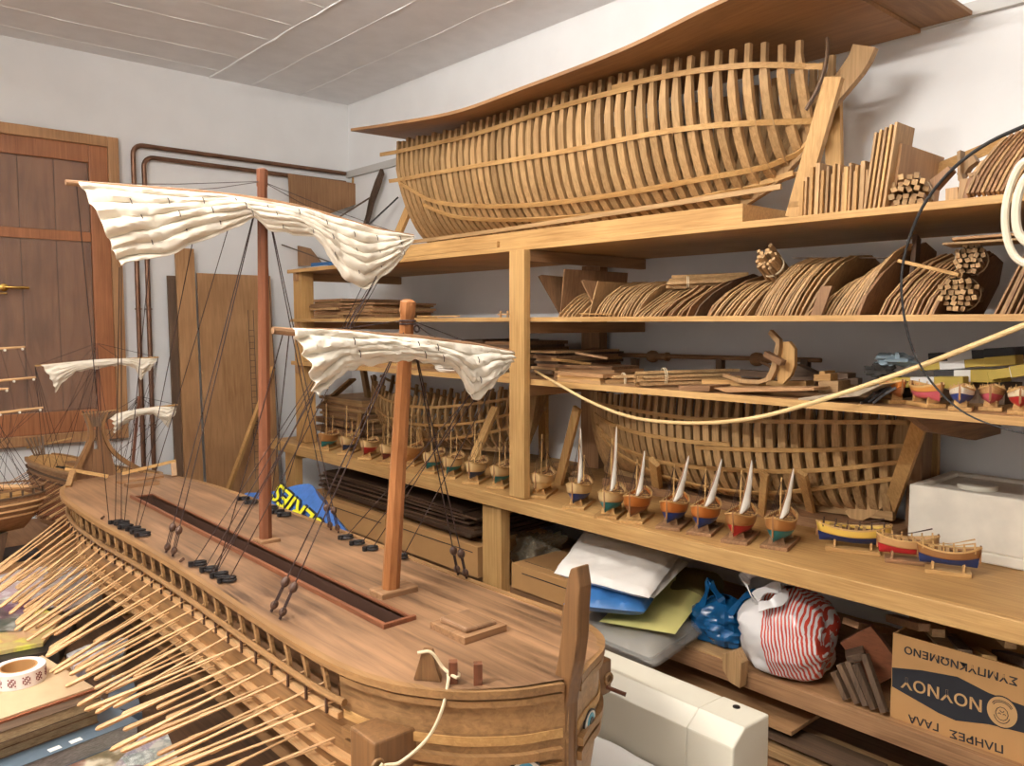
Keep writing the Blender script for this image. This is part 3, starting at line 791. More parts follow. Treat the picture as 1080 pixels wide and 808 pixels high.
GA, GB = 1.135, 2.97                               # the oar gallery
hull = MB()
zs_full = [.768, .79, .82, .86, .90, .94, .98, 1.005, GZ, 1.05, 1.07, 1.088, DZ - .002]
zs_low = [z for z in zs_full if z <= GZ + .0001]
hull.grid([[V((hx(y, z, 1), y, z)) for z in zs_full] for y in ys])
hull.grid([[V((hx(y, z, -1), y, z)) for z in zs_full] for y in ys if y <= GA + .02])
hull.grid([[V((hx(y, z, -1), y, z)) for z in zs_low] for y in ys if y >= GA - .02])
hull.grid([[V((hx(y, z, -1), y, z)) for z in zs_full] for y in ys if y >= GB - .02])
hull.grid([[V((hx(y, .768, -1), y, .768)), V((hx(y, .768, 1), y, .768))] for y in ys])
P_(hull, 'hull', M['hullwood'], smooth=True)
rc = MB()                                           # recessed wall and sill of the gallery
gy = [y for y in ystations(GA, GB, 40, False)]
rc.grid([[V((hx(y, GZ, -1), y, GZ)), V((hx(y, GZ, -1) + .05, y, GZ)), V((hx(y, GZ, -1) + .05, y, 1.086)), V((hx(y, 1.086, -1), y, 1.086))] for y in gy])
for y in (GA, GB): rc.add([V((hx(y, GZ, -1), y, GZ)), V((hx(y, GZ, -1) + .05, y, GZ)), V((hx(y, GZ, -1) + .05, y, 1.086)), V((hx(y, 1.086, -1), y, 1.086))], [(0, 1, 2, 3)])
P_(rc, 'oar_gallery', M['brown_y'])
# deck with the long open slot
SX0, SX1, SY0, SY1 = .768, .824, 1.205, 2.635
dy = sorted(set([round(y, 4) for y in ys] + [SY0, SY1]))
rows = []
for y in dy:
    a, b = hx(y, DZ, -1), hx(y, DZ, 1)
    cols = [a, lerp(a, SX0, .33), lerp(a, SX0, .66), SX0, SX1, lerp(SX1, b, .33), lerp(SX1, b, .66), b]
    cols = [min(max(cx, a), b) for cx in cols]
    rows.append([V((cx, y, DZ + .006 * (1 - ((cx - .84) / .22) ** 2) - .006 * (1 if k in (0, 7) else 0) * 0)) for k, cx in enumerate(cols)])
dk = MB(); dk.grid(rows)
C8 = 8
hole = set()
for i in range(len(dy) - 1):
    if SY0 - 1e-6 <= dy[i] and dy[i + 1] <= SY1 + 1e-6:
        hole.add(tuple([i*C8 + 3, i*C8 + 4, (i+1)*C8 + 4, (i+1)*C8 + 3]))
dk.f = [f for f in dk.f if f not in hole]
P_(dk, 'deck', M['deck'])
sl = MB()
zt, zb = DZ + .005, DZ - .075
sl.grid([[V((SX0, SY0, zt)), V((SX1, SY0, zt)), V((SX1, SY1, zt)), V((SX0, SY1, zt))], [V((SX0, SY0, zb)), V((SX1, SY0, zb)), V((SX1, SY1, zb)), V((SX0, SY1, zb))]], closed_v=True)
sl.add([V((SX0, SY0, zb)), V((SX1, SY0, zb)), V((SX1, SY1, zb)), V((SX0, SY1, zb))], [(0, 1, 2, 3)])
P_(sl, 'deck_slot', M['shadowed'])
co = MB()
co.box(SX0 - .008, SX0, SY0 - .008, SY1 + .01, DZ, DZ + .014); co.box(SX0, SX1 + .006, SY0 - .008, SY0, DZ, DZ + .014)
co.box(SX1, SX1 + .006, SY0, SY1, DZ, DZ + .010); co.box(SX0, SX1 + .006, SY1, SY1 + .008, DZ, DZ + .010)
P_(co, 'coaming', M['red_y'], bevel=.001)
# mouldings following the hull
def along(side, z, off, a=Y0 + .004, b=Y1, n=80):
    return [V((hx(y, z, side) + side * off, y, z)) for y in ystations(a, b, n)]
for z, off, w, h, mm in ((DZ - .003, .001, .014, .012, 'rim'), (1.0821, .003, .010, .010, 'rim'), (.995, .004, .016, .013, 'rim'), (.972, .004, .012, .014, 'rim'), (.943, .007, .014, .008, 'oar_y'), (.89, .007, .014, .008, 'oar_y')):
    mb = MB()
    for sd in (-1, 1):
        a, b = (Y0 + .004, Y1)
        if z in (.995, .972, 1.0821): b = 1.12
        if z in (.943, .89): a, b = 1.0, 2.9
        mb.sweep(along(sd, z, off, a, b), h, w, (0, 0, 1))
    P_(mb, 'moulding', M[mm], smooth=True)
lt = MB()
for sd in (-1, 1): lt.sweep(along(sd, 1.022, .001, Y0 + .004, 1.12), 0.014, .004, (0, 0, 1))
P_(lt, 'light_strake', M['pine_y'])
P_(MB().tube([V((hx(y, GZ, -1) - .012, y, 1.047)) for y in ystations(GA - .03, GB + .02, 60, False)], .0062, 8), 'outrigger_rail', M['rim'], smooth=True)
P_(MB().sweep([V((hx(y, GZ, -1) - .002, y, GZ)) for y in ystations(GA - .01, GB + .02, 60, False)], .010, .018, (0, 0, 1)), 'sill_rail', M['oar_y'])
# brackets, tholes and the three banks of oars
NO = 28
oy = [GA + .028 + i * (GB - .06 - GA - .028) / (NO - 1) for i in range(NO)]
for i, y in enumerate(oy):
    x = hx(y, GZ, -1)
    br = MB().sweep([V((x - .003, y, GZ + .002)), V((x - .003, y, 1.052)), V((x - .003, y + .006, 1.068)), V((x - .001, y + .017, 1.080)), V((x + .002, y + .030, 1.088))], .009, .006, (0, 1, 0))
    P_(br, 'bracket', M['rim'])
for i, y in enumerate(oy):
    x = hx(y, GZ, -1)
    P_(MB().tube([V((x - .013, y - .012, GZ - .002)), V((x - .013, y - .012, 1.05))], .0028, 6), 'thole_pin', M['block'])
def oar(b, tip, r=.0040):
    d = tip - b; b2 = b - d.normalized() * .03
    pts = [b2, b, b + d * .35, b + d * .62, b + d * .74, b + d * .93, b + d * .985, tip]
    rs = [r * .8, r * .85, r * .95, r * 1.05, r * 1.6, r * 2.0, r * 1.8, r * .8]
    return MB().tube(pts, rs, 8, flat=.62, flatdir=(0, .3, 1))
def OD(y): return smooth_tab([(1.2, .10), (1.5, .085), (1.75, .02), (2.0, -.04), (2.3, -.13), (2.65, -.19), (3.0, -.22)], y)
for bank, (z, dx, dz, off) in enumerate(((1.031, -.245, -.095, 0.0), (.958, -.20, -.060, .018), (.905, -.125, -.034, .034))):
    for i, y in enumerate(oy):
        x = hx(y, z, -1) - .008
        yy = y - .012 + off
        k = 1.0 + random.uniform(-.06, .06)
        tip = V((x + dx * k, yy + OD(y) * (1, .75, .4)[bank] + random.uniform(-.02, .02), z + dz * random.uniform(.8, 1.15)))
        P_(oar(V((x, yy, z)), tip), 'oar', M['oar_x'], smooth=True)
# masts
def mast(name, a, b, r0, r1, n=8, mm='red_z'):
    a, b = V(a), V(b)
    pts = [a, lerp(a, b, .3), lerp(a, b, .95), lerp(a, b, .955), b - (b - a).normalized() * .004, b]
    return P_(MB().tube(pts, [r0, lerp(r0, r1, .3), r1, r1 * 1.12, r1 * 1.12, r1 * .6], n), name, M[mm], smooth=True)
MM0, MM1 = V((.857, 1.889, DZ)), V((.870, 1.889, 2.022))
FM0, FM1 = V((.874, 1.352, DZ)), V((.872, 1.275, 1.693))
mast('mast', MM0, MM1, .0165, .0125); mast('mast', FM0, FM1, .0185, .0135, 8, 'orange_z')
P_(MB().box(.835, .885, 1.86, 1.915, DZ, DZ + .014), 'mast_step', M['brown_x'], bevel=.003)
P_(MB().box(.838, .925, 1.325, 1.375, DZ, DZ + .018), 'mast_step', M['brown_x'], bevel=.003)
cl = MB()
for k in range(2): cl.torus(FM1 + V((0, .003, -.040 - .006 * k)), .0150, .0018, n=14)
cl.torus(FM1 + V((.012, -.010, -.055)), .006, .002, (0, 1, 0)); P_(cl, 'mast_lashing', M['rope_dark'])
# yards and gathered sails
def yard(pxs, yy, r=.0085, ext=(0, 0)):
    pts = [ay(px, py, yy) for px, py in pxs]
    d0 = (pts[0] - pts[1]).normalized(); d1 = (pts[-1] - pts[-2]).normalized()
    pts = spline([pts[0] + d0 * ext[0]] + pts + [pts[-1] + d1 * ext[1]], 20)
    P_(MB().tube(pts, [r * (.65 + .35 * math.sin(PI * i / 19)) for i in range(20)], 8), 'yard', M['brown_x'], smooth=True)
    return pts
def polyline(pts, n):
    pts = [V(p) for p in pts]; d = [0.0]
    for a, b in zip(pts, pts[1:]): d.append(d[-1] + (b - a).length)
    out = []
    for i in range(n):
        t = d[-1] * i / (n - 1); k = 0
        while k < len(d) - 2 and d[k + 1] < t: k += 1
        out.append(pts[k].lerp(pts[k + 1], (t - d[k]) / max(1e-9, d[k + 1] - d[k])))
    return out
def cloth(top, bot, place, nu, nv, folds, amp, seed, pinch):
    """cloth gathered up to a yard: rolls of cloth lie across, drawn together at the brails."""
    T = spline([place(*q) for q in top], nu); Bq = polyline([place(*q) for q in bot], nu)
    rows = []
    nrm = (T[-1] - T[0]).normalized().cross(V((0, 0, 1))).normalized()      # towards the camera
    if nrm.dot(EYE - T[0]) < 0: nrm = -nrm
    for j in range(nv):
        v = j / (nv - 1); row = []
        for i in range(nu):
            u = i / (nu - 1)
            p = T[i].lerp(Bq[i], v)
            gl = (Bq[i] - T[i]).length
            br = abs(math.sin(PI * u * pinch + .3)) ** .7                    # 0 at each brail
            ph = folds * v * 2 * PI + 1.9 * mnoise.noise(V((u * 5, seed, v * 2))) * 2
            f = math.sin(ph) * (.35 + .65 * br)
            crumple = mnoise.fractal(V((u * 11, v * 6 + seed * 3, seed)), .8, 2.0, 4)
            bulge = math.sin(PI * min(1, v * 1.05)) * .022 * (.4 + gl * 4) * (.6 + .4 * br)
            fine = mnoise.fractal(V((u * 34, v * 13, seed * 2)), .9, 2.0, 3)
            off = amp * f * min(1, gl * 8) + amp * .9 * crumple + amp * .55 * fine * min(1, gl * 9) + bulge + .008
            dz = amp * .5 * math.cos(ph) * (0 < v < 1) * min(1, gl * 8)
            if v > .8: dz += (v - .8) * .045 * mnoise.noise(V((u * 22, seed, 0)))
            if u > .93 or u < .05: off += .004 * math.sin(v * 26); p = p + (T[-1] - T[0]).normalized() * (.006 * math.sin(v * 24 + seed) if u > .5 else -.0025 * math.sin(v * 24 + seed))
            row.append(p + nrm * off + V((0, 0, dz)))
        rows.append(row)
    return rows
pm = yard([(76, 193), (150, 199), (220, 205), (281, 213), (325, 222), (359, 232), (404, 244), (434, 249)], 1.868, .009, (.012, .006))
ms_top = [(82, 193), (150, 199), (220, 205), (281, 213), (325, 222), (359, 232), (404, 244), (433, 249)]
ms_bot = [(126, 283), (150, 272), (176, 271), (205, 256), (243, 241), (268, 230), (283, 243), (312, 247), (330, 250), (342, 262), (352, 280), (366, 298), (384, 307), (404, 292), (420, 274), (430, 256)]
rows = cloth(ms_top, ms_bot, lambda x, y: ay(x, y, 1.862), 150, 46, 6.2, .0062, 1.3, 7)
sm = P_(MB().grid(rows), 'sail', M['sail'], smooth=True, solid=.0016); sub_of(sm)
tie = MB()
for i in range(14, 144, 14):
    for j in (9, 21, 34): tie.tube([rows[j][i] + V((0, -.003, .006)), rows[j][i] + V((.002, -.005, 0)), rows[j][i] + V((.004, -.003, -.007))], .0011, 4)
tie.build('reef_tie', M['rope_dark'], sm)
pf = yard([(290, 348.5), (305, 350), (358, 352), (403, 356), (436, 358), (469, 362), (503, 366), (541, 373)], 1.262, .0095, (.004, .0))
fs_top = [(304, 346), (358, 349), (403, 354), (436, 357), (469, 361), (503, 365), (536, 371)]
fs_bot = [(331, 418), (346, 404), (364, 391), (400, 382), (425, 380), (453, 384), (474, 388), (484, 398), (490, 412), (495, 422), (508, 416), (522, 400), (535, 386)]
rows = cloth(fs_top, fs_bot, lambda x, y: ay(x, y, 1.255), 110, 36, 4.2, .0062, 5.1, 5)
sf = P_(MB().grid(rows), 'sail', M['sail'], smooth=True, solid=.0016); sub_of(sf)
tie = MB()
for i in (22, 52, 62, 86):
    for j in (10, 22): tie.tube([rows[j][i] + V((0, -.003, .006)), rows[j][i] + V((.002, -.005, 0)), rows[j][i] + V((.003, -.003, -.007))], .0011, 4)
tie.build('reef_tie', M['rope_dark'], sf)
# standing and running rigging
def dp(px, py, z=DZ + .004): return az(px, py, z)
mt, ft = V((.868, 1.885, 1.99)), V((.872, 1.272, 1.655))
yl, yr = pm[0] + V((.02, 0, 0)), pm[-1] - V((.03, 0, 0))
def my(px, py): return ay(px, py, 1.87)
def fy(px, py): return ay(px, py, 1.265)
def line(a, b, r=.0011): P_(MB().tube([a, lerp(a, b, .5) + V((0, 0, -.004)), b], r, 5), 'rigging_line', M['rope_dark'])
for d, e in ((dp(115, 550), yl), (dp(121.6, 551), my(126, 282)), (dp(128, 552), my(128, 280)), (dp(131, 553), my(158, 270)), (dp(143, 556), my(203, 256)), (dp(146, 558), my(241, 240)),
             (dp(202, 598), yr), (dp(215, 601), my(402, 280)), (dp(224, 606), my(411, 268)), (dp(228, 605), yr + V((-.02, 0, 0))), (dp(265, 530), yr), (dp(272, 530), my(383, 300)),
             (dp(300, 540), mt), (dp(363, 568), pf[-1] - V((.02, 0, 0))), (dp(380, 574), fy(508, 412)), (dp(393, 578), fy(494, 418)), (dp(424, 589), pf[-1] - V((.01, 0, 0))), (dp(222, 604), fy(331, 416)), (dp(228, 606), pf[0] + V((.02, 0, 0))), (dp(240, 614), fy(352, 398)),
             (dp(285, 538), pf[0] + V((.03, 0, 0))), (dp(292, 540), fy(331, 416))):
    line(d, e)
for a, b in ((mt, yl), (mt, yr), (mt, my(180, 202)), (mt, my(350, 229)), (ft, pf[1]), (ft, pf[-2]), (ft, fy(470, 361)), (mt, ft)): 
    if b is not ft: line(a, b, .0009)
def deadeye(px, py, top):
    """a pair of blocks set up with lanyards, and its shroud."""
    foot = dp(px, py); d = (top - foot).normalized()
    lo, hi = foot + d * .014, foot + d * .062
    P_(MB().ball(lo, .0075, 10, 7, 1.25, d), 'block', M['block'], smooth=True)
    o = P_(MB().ball(hi, .0085, 10, 7, 1.3, d), 'block', M['block'], smooth=True); sub_of(o)
    ln = MB()
    for k in (-1, 0, 1): ln.tube([lo + V((.005 * k, .004 * k, 0)), hi + V((.006 * k, .005 * k, 0))], .0012, 4)
    ln.tube([foot, lo], .003, 6)
    ln.build('lanyard', M['rope_dark'], o)
    line(hi, top, .0014)
for px, py, tp in ((175, 583, mt), (182, 587, mt), (286, 645, ft), (295, 653, ft), (349, 559, mt), (357, 562, mt), (483, 606, ft), (492, 610, ft)): deadeye(px, py, tp)
def cleat(px, py):
    p = dp(px, py)
    mb = MB()
    for k in range(2): mb.torus(p + V((.002 * k, .003 * k, .003 + .0035 * k)), .0145 - .001 * k, .0028, (0, .12 * k, 1), 16, 6, .8)
    mb.tube([p + V((-.017, .004, 0)), p + V((-.017, .004, .010))], .006, 7)
    P_(mb, 'coiled_cleat', M['ring'], smooth=True)
for q in ((124, 552), (130, 553), (134, 557), (142, 559), (147, 562), (152, 565), (210, 596), (222, 602), (233, 608), (241, 613), (258, 527), (266, 531), (287, 537), (294, 541), (301, 544), (366, 568), (378, 574), (392, 580), (423, 589)): cleat(*q)
for q in ((107, 547), (190, 592)):
    P_(MB().tube([dp(*q), dp(*q) + V((.004, -.01, .007))], .0035, 7), 'deck_peg', M['block'])
# hatches
def hatch(x0, x1, y0, y1, lid):
    o = P_(MB().box(x0, x1, y0, y1, DZ, DZ + .018), 'hatch', M['brown_x'], bevel=.001); sub_of(o)
    if lid: MB().prism([V((x0 + .012, y0 + .012, DZ + .018)), V((x1 - .012, y0 + .012, DZ + .014)), V((x1 - .012, y1 - .012, DZ + .018)), V((x0 + .012, y1 - .012, DZ + .018))], (0, 0, .010)).build('hatch_lid', M['deck'], o, bevel=.004)
hatch(.823, .918, 1.045, 1.145, True); hatch(.80, .90, 2.795, 2.845, False)
P_(MB().bar(V((.80, 2.90, DZ + .006)), V((.95, 2.93, DZ + .006)), .03, .012), 'deck_beam', M['brown_x'])
# stem, knees, bitts, catheads
XS_ = .856
rpx = [(608, 598), (611, 620), (609, 650), (608, 675), (605, 700), (600, 725), (597, 745), (596, 775), (596, 808), (598, 850), (602, 900)]
lpx = [(601, 600), (597, 615), (594, 640), (592, 665), (588, 695), (583, 718), (581, 745), (580, 775), (580, 808), (582, 850), (586, 900)]
poly = [ax(px, py, XS_) for px, py in lpx] + [ax(px, py, XS_) for px, py in rpx[::-1]]
P_(MB().prism(poly, (.028, 0, 0)), 'stem_post', M['stem'], bevel=.003)
def knee(a, b, h, inward):
    a, b = V(a), V(b); m = (a + b) / 2; t = (b - a)
    p = [a, b, m + t * .18 + V((0, 0, h)), m - t * .18 + V((0, 0, h))]
    return P_(MB().prism(p, inward), 'knee', M['stem'], bevel=.001)
ka, kb = dp(436, 717), dp(465, 720)
knee(ka, kb, .046, V((.012, .012, 0)))
knee(V((1.0, .95, DZ)), V((1.03, 1.0, DZ)), .046, V((-.012, .012, 0)))
for q in ((478, 720), (504, 722)):
    p = dp(*q); P_(MB().bar(p, p + V((0, 0, .034)), .0135, .0135, (.6, .8, 0)), 'bitt', M['red_z'], bevel=.001)
for sd, y0 in ((-1, .0), (1, .0)):
    xx = hx(1.03 if sd < 0 else .99, 1.0, sd)
    o = P_(MB().box(xx - .055 if sd < 0 else xx - .03, xx + .03 if sd < 0 else xx + .05, .955 if sd > 0 else .985, 1.03 if sd > 0 else 1.055, .97, 1.035), 'cathead', M['stem'], bevel=.004); sub_of(o)
    xe = xx - .045 if sd < 0 else xx + .035
    MB().torus(V((xe + .005 * sd, .984 if sd < 0 else .954, 1.0)), .009, .003, (0, 1, 0)).build('rope_eye', M['rim'], o)
    if sd > 0: MB().tube([V((xe, .96, .985)), V((xe + .02, .925, .975))], .004, 7).build('peg', M['red_y'], o)
e0 = V((hx(1.03, 1.0, -1) - .045, .984, 1.0))
p1 = ka.lerp(kb, .5) + V((0, 0, .044)); bt = dp(478, 720)
rp = spline([p1 + V((-.01, .01, 0)), p1 + V((.004, -.004, .002)), bt + V((-.008, .012, .02)), bt + V((-.002, -.011, .012)), bt + V((.010, .0, .011)), bt + V((0, .011, .012)), bt + V((-.012, -.004, .009)), V((hx(.94, 1.08, -1) - .016, .935, 1.075)), V((hx(.95, 1.04, -1) - .03, .945, 1.035)), e0 + V((.02, -.02, .004)), e0 + V((.004, -.006, 0)), e0 + V((-.004, .006, -.010)), e0 + V((-.008, -.006, -.002)), e0 + V((0, -.006, .004))], 70)
P_(MB().tube(rp, .0026, 7), 'mooring_rope', M['rope'], smooth=True)
xx = hx(1.03, 1.0, 1) + .035
P_(MB().tube(spline([V((.93, .90, 1.106)), V((hx(.93, 1.09, 1) + .006, .93, 1.09)), V((xx + .004, .975, 1.05)), V((xx + .005, .982, 1.0))], 20), .0022, 6), 'mooring_rope', M['rope'], smooth=True)
# painted eyes at the bow
def eye(c, nrm, tx):
    n = V(nrm).normalized(); t = V(tx); t = (t - n * t.dot(n)).normalized(); u = n.cross(t)
    if u.z < 0: u = -u
    c = V(c)
    def alm(w, h, off, k=20):
        up = [c + n * off + t * (w * math.cos(PI * i / k)) + u * (h * math.sin(PI * i / k)) for i in range(k + 1)]
        lo = [c + n * off + t * (-w * math.cos(PI * i / k)) - u * (h * .8 * math.sin(PI * i / k)) for i in range(1, k)]
        return up + lo
    o = P_(MB().prism(alm(.026, .019, .0), n * .003), 'painted_eye', plain('eye_outline', (40, 34, 34), .5)); sub_of(o)
    MB().prism(alm(.023, .016, .003), n * .001).build('eye_white', plain('eye_white', (232, 226, 214), .4), o)
    def disc(r, off, nm, m_): MB().prism([c + n * off + t * (r * math.cos(2*PI*k/20)) + u * (r * math.sin(2*PI*k/20)) for k in range(20)], n * .001).build(nm, m_, o)
    disc(.0145, .0041, 'iris', plain('eye_blue', (84, 168, 196), .3)); disc(.008, .0052, 'pupil', plain('eye_black', (26, 24, 26), .3))
def hull_hit(px, py, side):
    d = ray(px, py); best = None
    for k in range(500, 1800):
        p = EYE + d * (k / 1000)
        if p.y > Y0 and p.z < DZ:
            ins = p.x > hx(p.y, p.z, -1) if side < 0 else p.x < hx(p.y, p.z, 1)
            if ins: return p
    return EYE + d
e1 = hull_hit(553, 812, -1); 
def hnorm(p, side):
    a = V((hx(p.y + .01, p.z, side), p.y + .01, p.z)); b = V((hx(p.y - .01, p.z, side), p.y - .01, p.z))
    t = (a - b).normalized(); n = t.cross(V((0, 0, 1))); 
    return (n if n.x * side > 0 else -n), t
n1, t1 = hnorm(e1, -1); eye(e1 + n1 * .002, n1, t1)
e2 = V((hx(e1.y, e1.z + .03, 1), e1.y, e1.z + .03)); n2, t2 = hnorm(e2, 1); eye(e2 + n2 * .002, n2, t2)
# stern: curved fan ornament, rails
YS = 3.075
def ps(px, py): return ay(px, py, YS)
M['stern_z'] = wood('stern_wood', (128, 92, 62), (84, 60, 42), 'z', vary=0)
fan = MB()
for L_, R_ in (([(95.5, 446), (95.5, 457), (92.5, 472), (84, 489), (77, 507)], [(99, 446), (99, 457), (99, 472), (99, 489), (99, 504)]), ([(103, 446), (103, 457), (103.5, 472), (104, 489), (104, 504)], [(107.5, 446), (109.5, 460), (113, 470), (118, 480), (123, 501)])):
    fan.prism([ps(*q) for q in L_] + [ps(*q) for q in R_[::-1]], (0, .014, 0))
fan.prism([ps(*q) + V((0, -.003, 0)) for q in ((97.5, 474), (105.5, 474), (106, 504), (97, 504))], (0, .012, 0))
P_(fan, 'stern_ornament', M['stern_z'])
for k in range(11):
    xt = lerp(87, 125, k / 10); xb_ = lerp(95.5, 107.5, k / 10)
    P_(MB().tube([ps(xb_, 450), ps(lerp(xb_, xt, .25), 443), ps(xt, 433.5)], [.004, .0035, .003], 6), 'ornament_finger', M['dark_z'])
P_(MB().tube([ps(86, 437), ps(126, 432.5)], .003, 6), 'ornament_bar', M['rim'])
for pts in ([(89, 436), (93, 446), (95.5, 457), (92, 472), (83, 490), (75, 510)], [(112, 436), (108, 447), (111, 463), (118, 475), (131, 486), (150, 497)]):
    cp = spline([ps(*q) for q in pts], 20)
    P_(MB().sweep(cp, .03, [.007 + .012 * (i / 19) for i in range(20)], (0, 1, 0)), 'stern_timber', M['stem'])
for a, b in (((72, 513.5), (77, 497)), ((184, 502.5), (183, 489))):
    p = dp(*a); t_ = (az(b[0], b[1], DZ + .045)); o = P_(MB().bar(p, t_, .018, .012), 'rail_post', M['rim'], bevel=.001)
P_(MB().bar(az(69, 494.5, 1.148), az(114, 502.5, 1.118), .008, .010), 'stern_rail', M['pine_x']); P_(MB().bar(az(129, 499.5, 1.118), az(185.5, 486, 1.150), .008, .010), 'stern_rail', M['pine_x'])
# building cradle under the keel
for y in (1.25, 2.6): P_(MB().box(.72, .96, y - .02, y + .02, TZ, TZ + .008), 'cradle', M['pine_x'])

# ============================================================= the smaller oared ship behind its stern
S0 = V((.76, 3.95, 0)); D2 = V((.31, -.95, 0)).normalized(); N2 = V((-.95, -.31, 0)).normalized()   # N2 points to the near side
two = thing('oared_warship', 'smaller oared ship model behind the stern of the great warship', 'ship model', (.87, 3.6, TZ))
Z2 = 1.08
W2 = [(0, .02), (.03, .055), (.10, .08), (.3, .095), (.6, .09), (.75, .06), (.82, .01)]
def q2(s, t, z): p = S0 + D2 * s + N2 * t; return V((p.x, p.y, z))
def w2(s, z): return smooth_tab(W2, s) * interp([(.80, .3), (.9, .6), (.97, .85), (1.03, .97), (Z2, 1.0)], z)
s_ = [.82 * i / 30 for i in range(31)]
def z2(s): return Z2 - .035 * math.sin(PI * min(1, s / .82)) * .6 - .02 * s
hb = MB()
for sd in (1, -1): hb.grid([[q2(s, sd * w2(s, z), z + (z2(s) - Z2)) for z in (.80, .84, .9, .95, 1.0, 1.04, Z2)] for s in s_])
hb.grid([[q2(s, w2(s, .80), .80 + z2(s) - Z2), q2(s, -w2(s, .80), .80 + z2(s) - Z2)] for s in s_])
hb.build('hull', M['brown_y'], two, smooth=True)
MB().grid([[q2(s, w2(s, Z2) * t, z2(s)) for t in (-1, -.5, 0, .5, 1)] for s in s_]).build('deck', M['pine_y'], two)
for z, w_, h_ in ((0, .010, .014), (-.03, .007, .009), (-.055, .006, .007)):
    mb = MB()
    for sd in (1, -1): mb.sweep([q2(s, sd * (w2(s, Z2 + z) + .002), z2(s) + z) for s in s_[1:]], w_, h_, (0, 0, 1))
    mb.build('moulding', M['rim'] if z == 0 else M['dark_y'], two)
for k in range(34):
    s = .06 + .68 * k / 33
    for zz, dz, ln in ((-.05, -.07, .17), (-.09, -.05, .15)):
        a = q2(s, w2(s, Z2 + zz), z2(s) + zz); b = q2(s + random.uniform(-.008, .008), w2(s, Z2) + ln, z2(s) + zz + dz)
        MB().tube([a, lerp(a, b, .7), b], [.0022, .0024, .0042], 6, flat=.7).build('oar', M['red_x'] if k % 3 else M['oar_x'], two)
def mast2(px, ptop, s):
    base = q2(s, 0, z2(s)); d = ray(px, ptop)
    n = D2; t = (base - EYE).dot(n) / d.dot(n); top = EYE + d * t
    MB().tube([base, lerp(base, top, .9), top], [.007, .0055, .006], 8).build('mast', M['red_z'], two, smooth=True)
    return base, top
ba, ta = mast2(102, 362, .471); bb, tb = mast2(146.5, 418, .66)
def sail2(base, ytop, ybot, yardpx, seed):
    pl = lambda x, y: apl(x, y, base - D2 * -.012, D2)
    yp = spline([pl(*q) for q in yardpx], 10)
    MB().tube(yp, .0035, 6).build('yard', M['pine_x'], two)
    rows = cloth(ytop, ybot, pl, 60, 18, 5, .004, seed, 3)
    MB().grid(rows).build('sail', M['sail'], two, smooth=True, solid=.001)
    return yp
ya = sail2(ba, [(42, 385), (80, 381), (104, 379), (130, 378), (163, 378)], [(58, 414), (66, 402), (80, 392), (104, 388), (130, 385), (142, 388), (147, 401), (152, 394), (160, 383)], [(37, 386), (80, 382), (104, 380), (167, 377)], 2.2)
yb = sail2(bb, [(114, 438), (130, 434), (147, 431), (165, 429), (183, 429)], [(119, 457), (128, 449), (147, 438), (160, 437), (168, 443), (176, 450), (180, 441), (183, 433)], [(111, 440), (147, 432), (187, 427)], 3.7)
rg = []
for a, l in ((ta, ya), (tb, yb)):
    for p in (l[0], l[3], l[6], l[-1]): rg.append((a, p))
for k in range(9):
    s = .12 + .07 * k
    rg.append((ta if k % 2 else lerp(ta, ba, .15), q2(s, .075, z2(s)))); 
for k in range(6):
    s = .40 + .07 * k; rg.append((tb, q2(s, .06, z2(s)))); rg.append((yb[-1] if k % 2 else yb[0], q2(s, .05, z2(s))))
for k in range(4): rg.append((ya[0], q2(.2 + .05 * k, .08, z2(.2)))); rg.append((ya[-1], q2(.5 + .05 * k, -.05, z2(.5))))
for a, b in rg: MB().tube([a, b], .0009, 4).build('rigging_line', M['rope_dark'], two)
f2 = MB()
for k in range(5): f2.bar(q2(.03, -.02 + .01 * k, z2(0)), q2(-.005, -.035 + .0175 * k, z2(0) + .075), .008, .003)
f2.build('stern_ornament', M['dark_z'], two)
MB().bar(az(28, 472.5, 1.115), az(50, 467, 1.125), .005, .006).build('stern_rail', M['pine_x'], two); MB().bar(az(50, 468, 1.115), az(76, 462, 1.135), .005, .006).build('stern_rail', M['pine_x'], two)
o = MB()
for k in range(5): o.torus(q2(.26 + .018 * k, .055 - .003 * (k % 2), z2(.3) + .004), .008, .003, n=10)
o.build('coiled_cleat', M['ring'], two)
h2 = q2(.27, -.01, z2(.27)); MB().obox(h2 + V((0, 0, .007)), D2 * .045, N2 * .018, V((0, 0, .007))).build('hatch', M['brown_y'], two)
for s in (.25, .58): p = q2(s, 0, 0); MB().box(p.x - .04, p.x + .04, p.y - .015, p.y + .015, TZ, .80 + z2(s) - Z2).build('stand', M['pine_x'], two)

# ============================================================= square rigged ship at the left edge
thr = thing('sailing_ship', 'square rigged wooden ship on a pedestal at left edge, sails unset', 'ship model', (.4, 3.36, TZ))
E3 = V((.665, 3.44, 0)); D3 = V((-.98, -.19, 0)).normalized(); N3 = V((.19, -.98, 0)).normalized()
W3 = [(0, .055), (.03, .078), (.12, .098), (.35, .105), (.55, .08), (.68, .01)]
def q3(s, t, z): p = E3 + D3 * s + N3 * t; return V((p.x, p.y, z))
Z3 = 1.022
def w3(s, z): return smooth_tab(W3, s) * interp([(.885, .08), (.91, .45), (.94, .72), (.97, .92), (1.0, 1), (1.03, .98)], z)
def e3(s, z): return s + max(0, (1.0 - z)) * .5 * max(0, 1 - s / .25)
s3 = [.68 * i / 24 for i in range(25)]
hb = MB(); zz3 = (.885, .91, .93, .95, .975, 1.0, Z3)
for sd in (1, -1): hb.grid([[q3(e3(s, z), sd * w3(s, z), z) for z in zz3] for s in s3])
hb.grid([[q3(e3(0, z), t * w3(0, z), z) for t in (-1, -.5, 0, .5, 1)] for z in zz3])
hb.build('hull', M['brown_x'], thr, smooth=True)
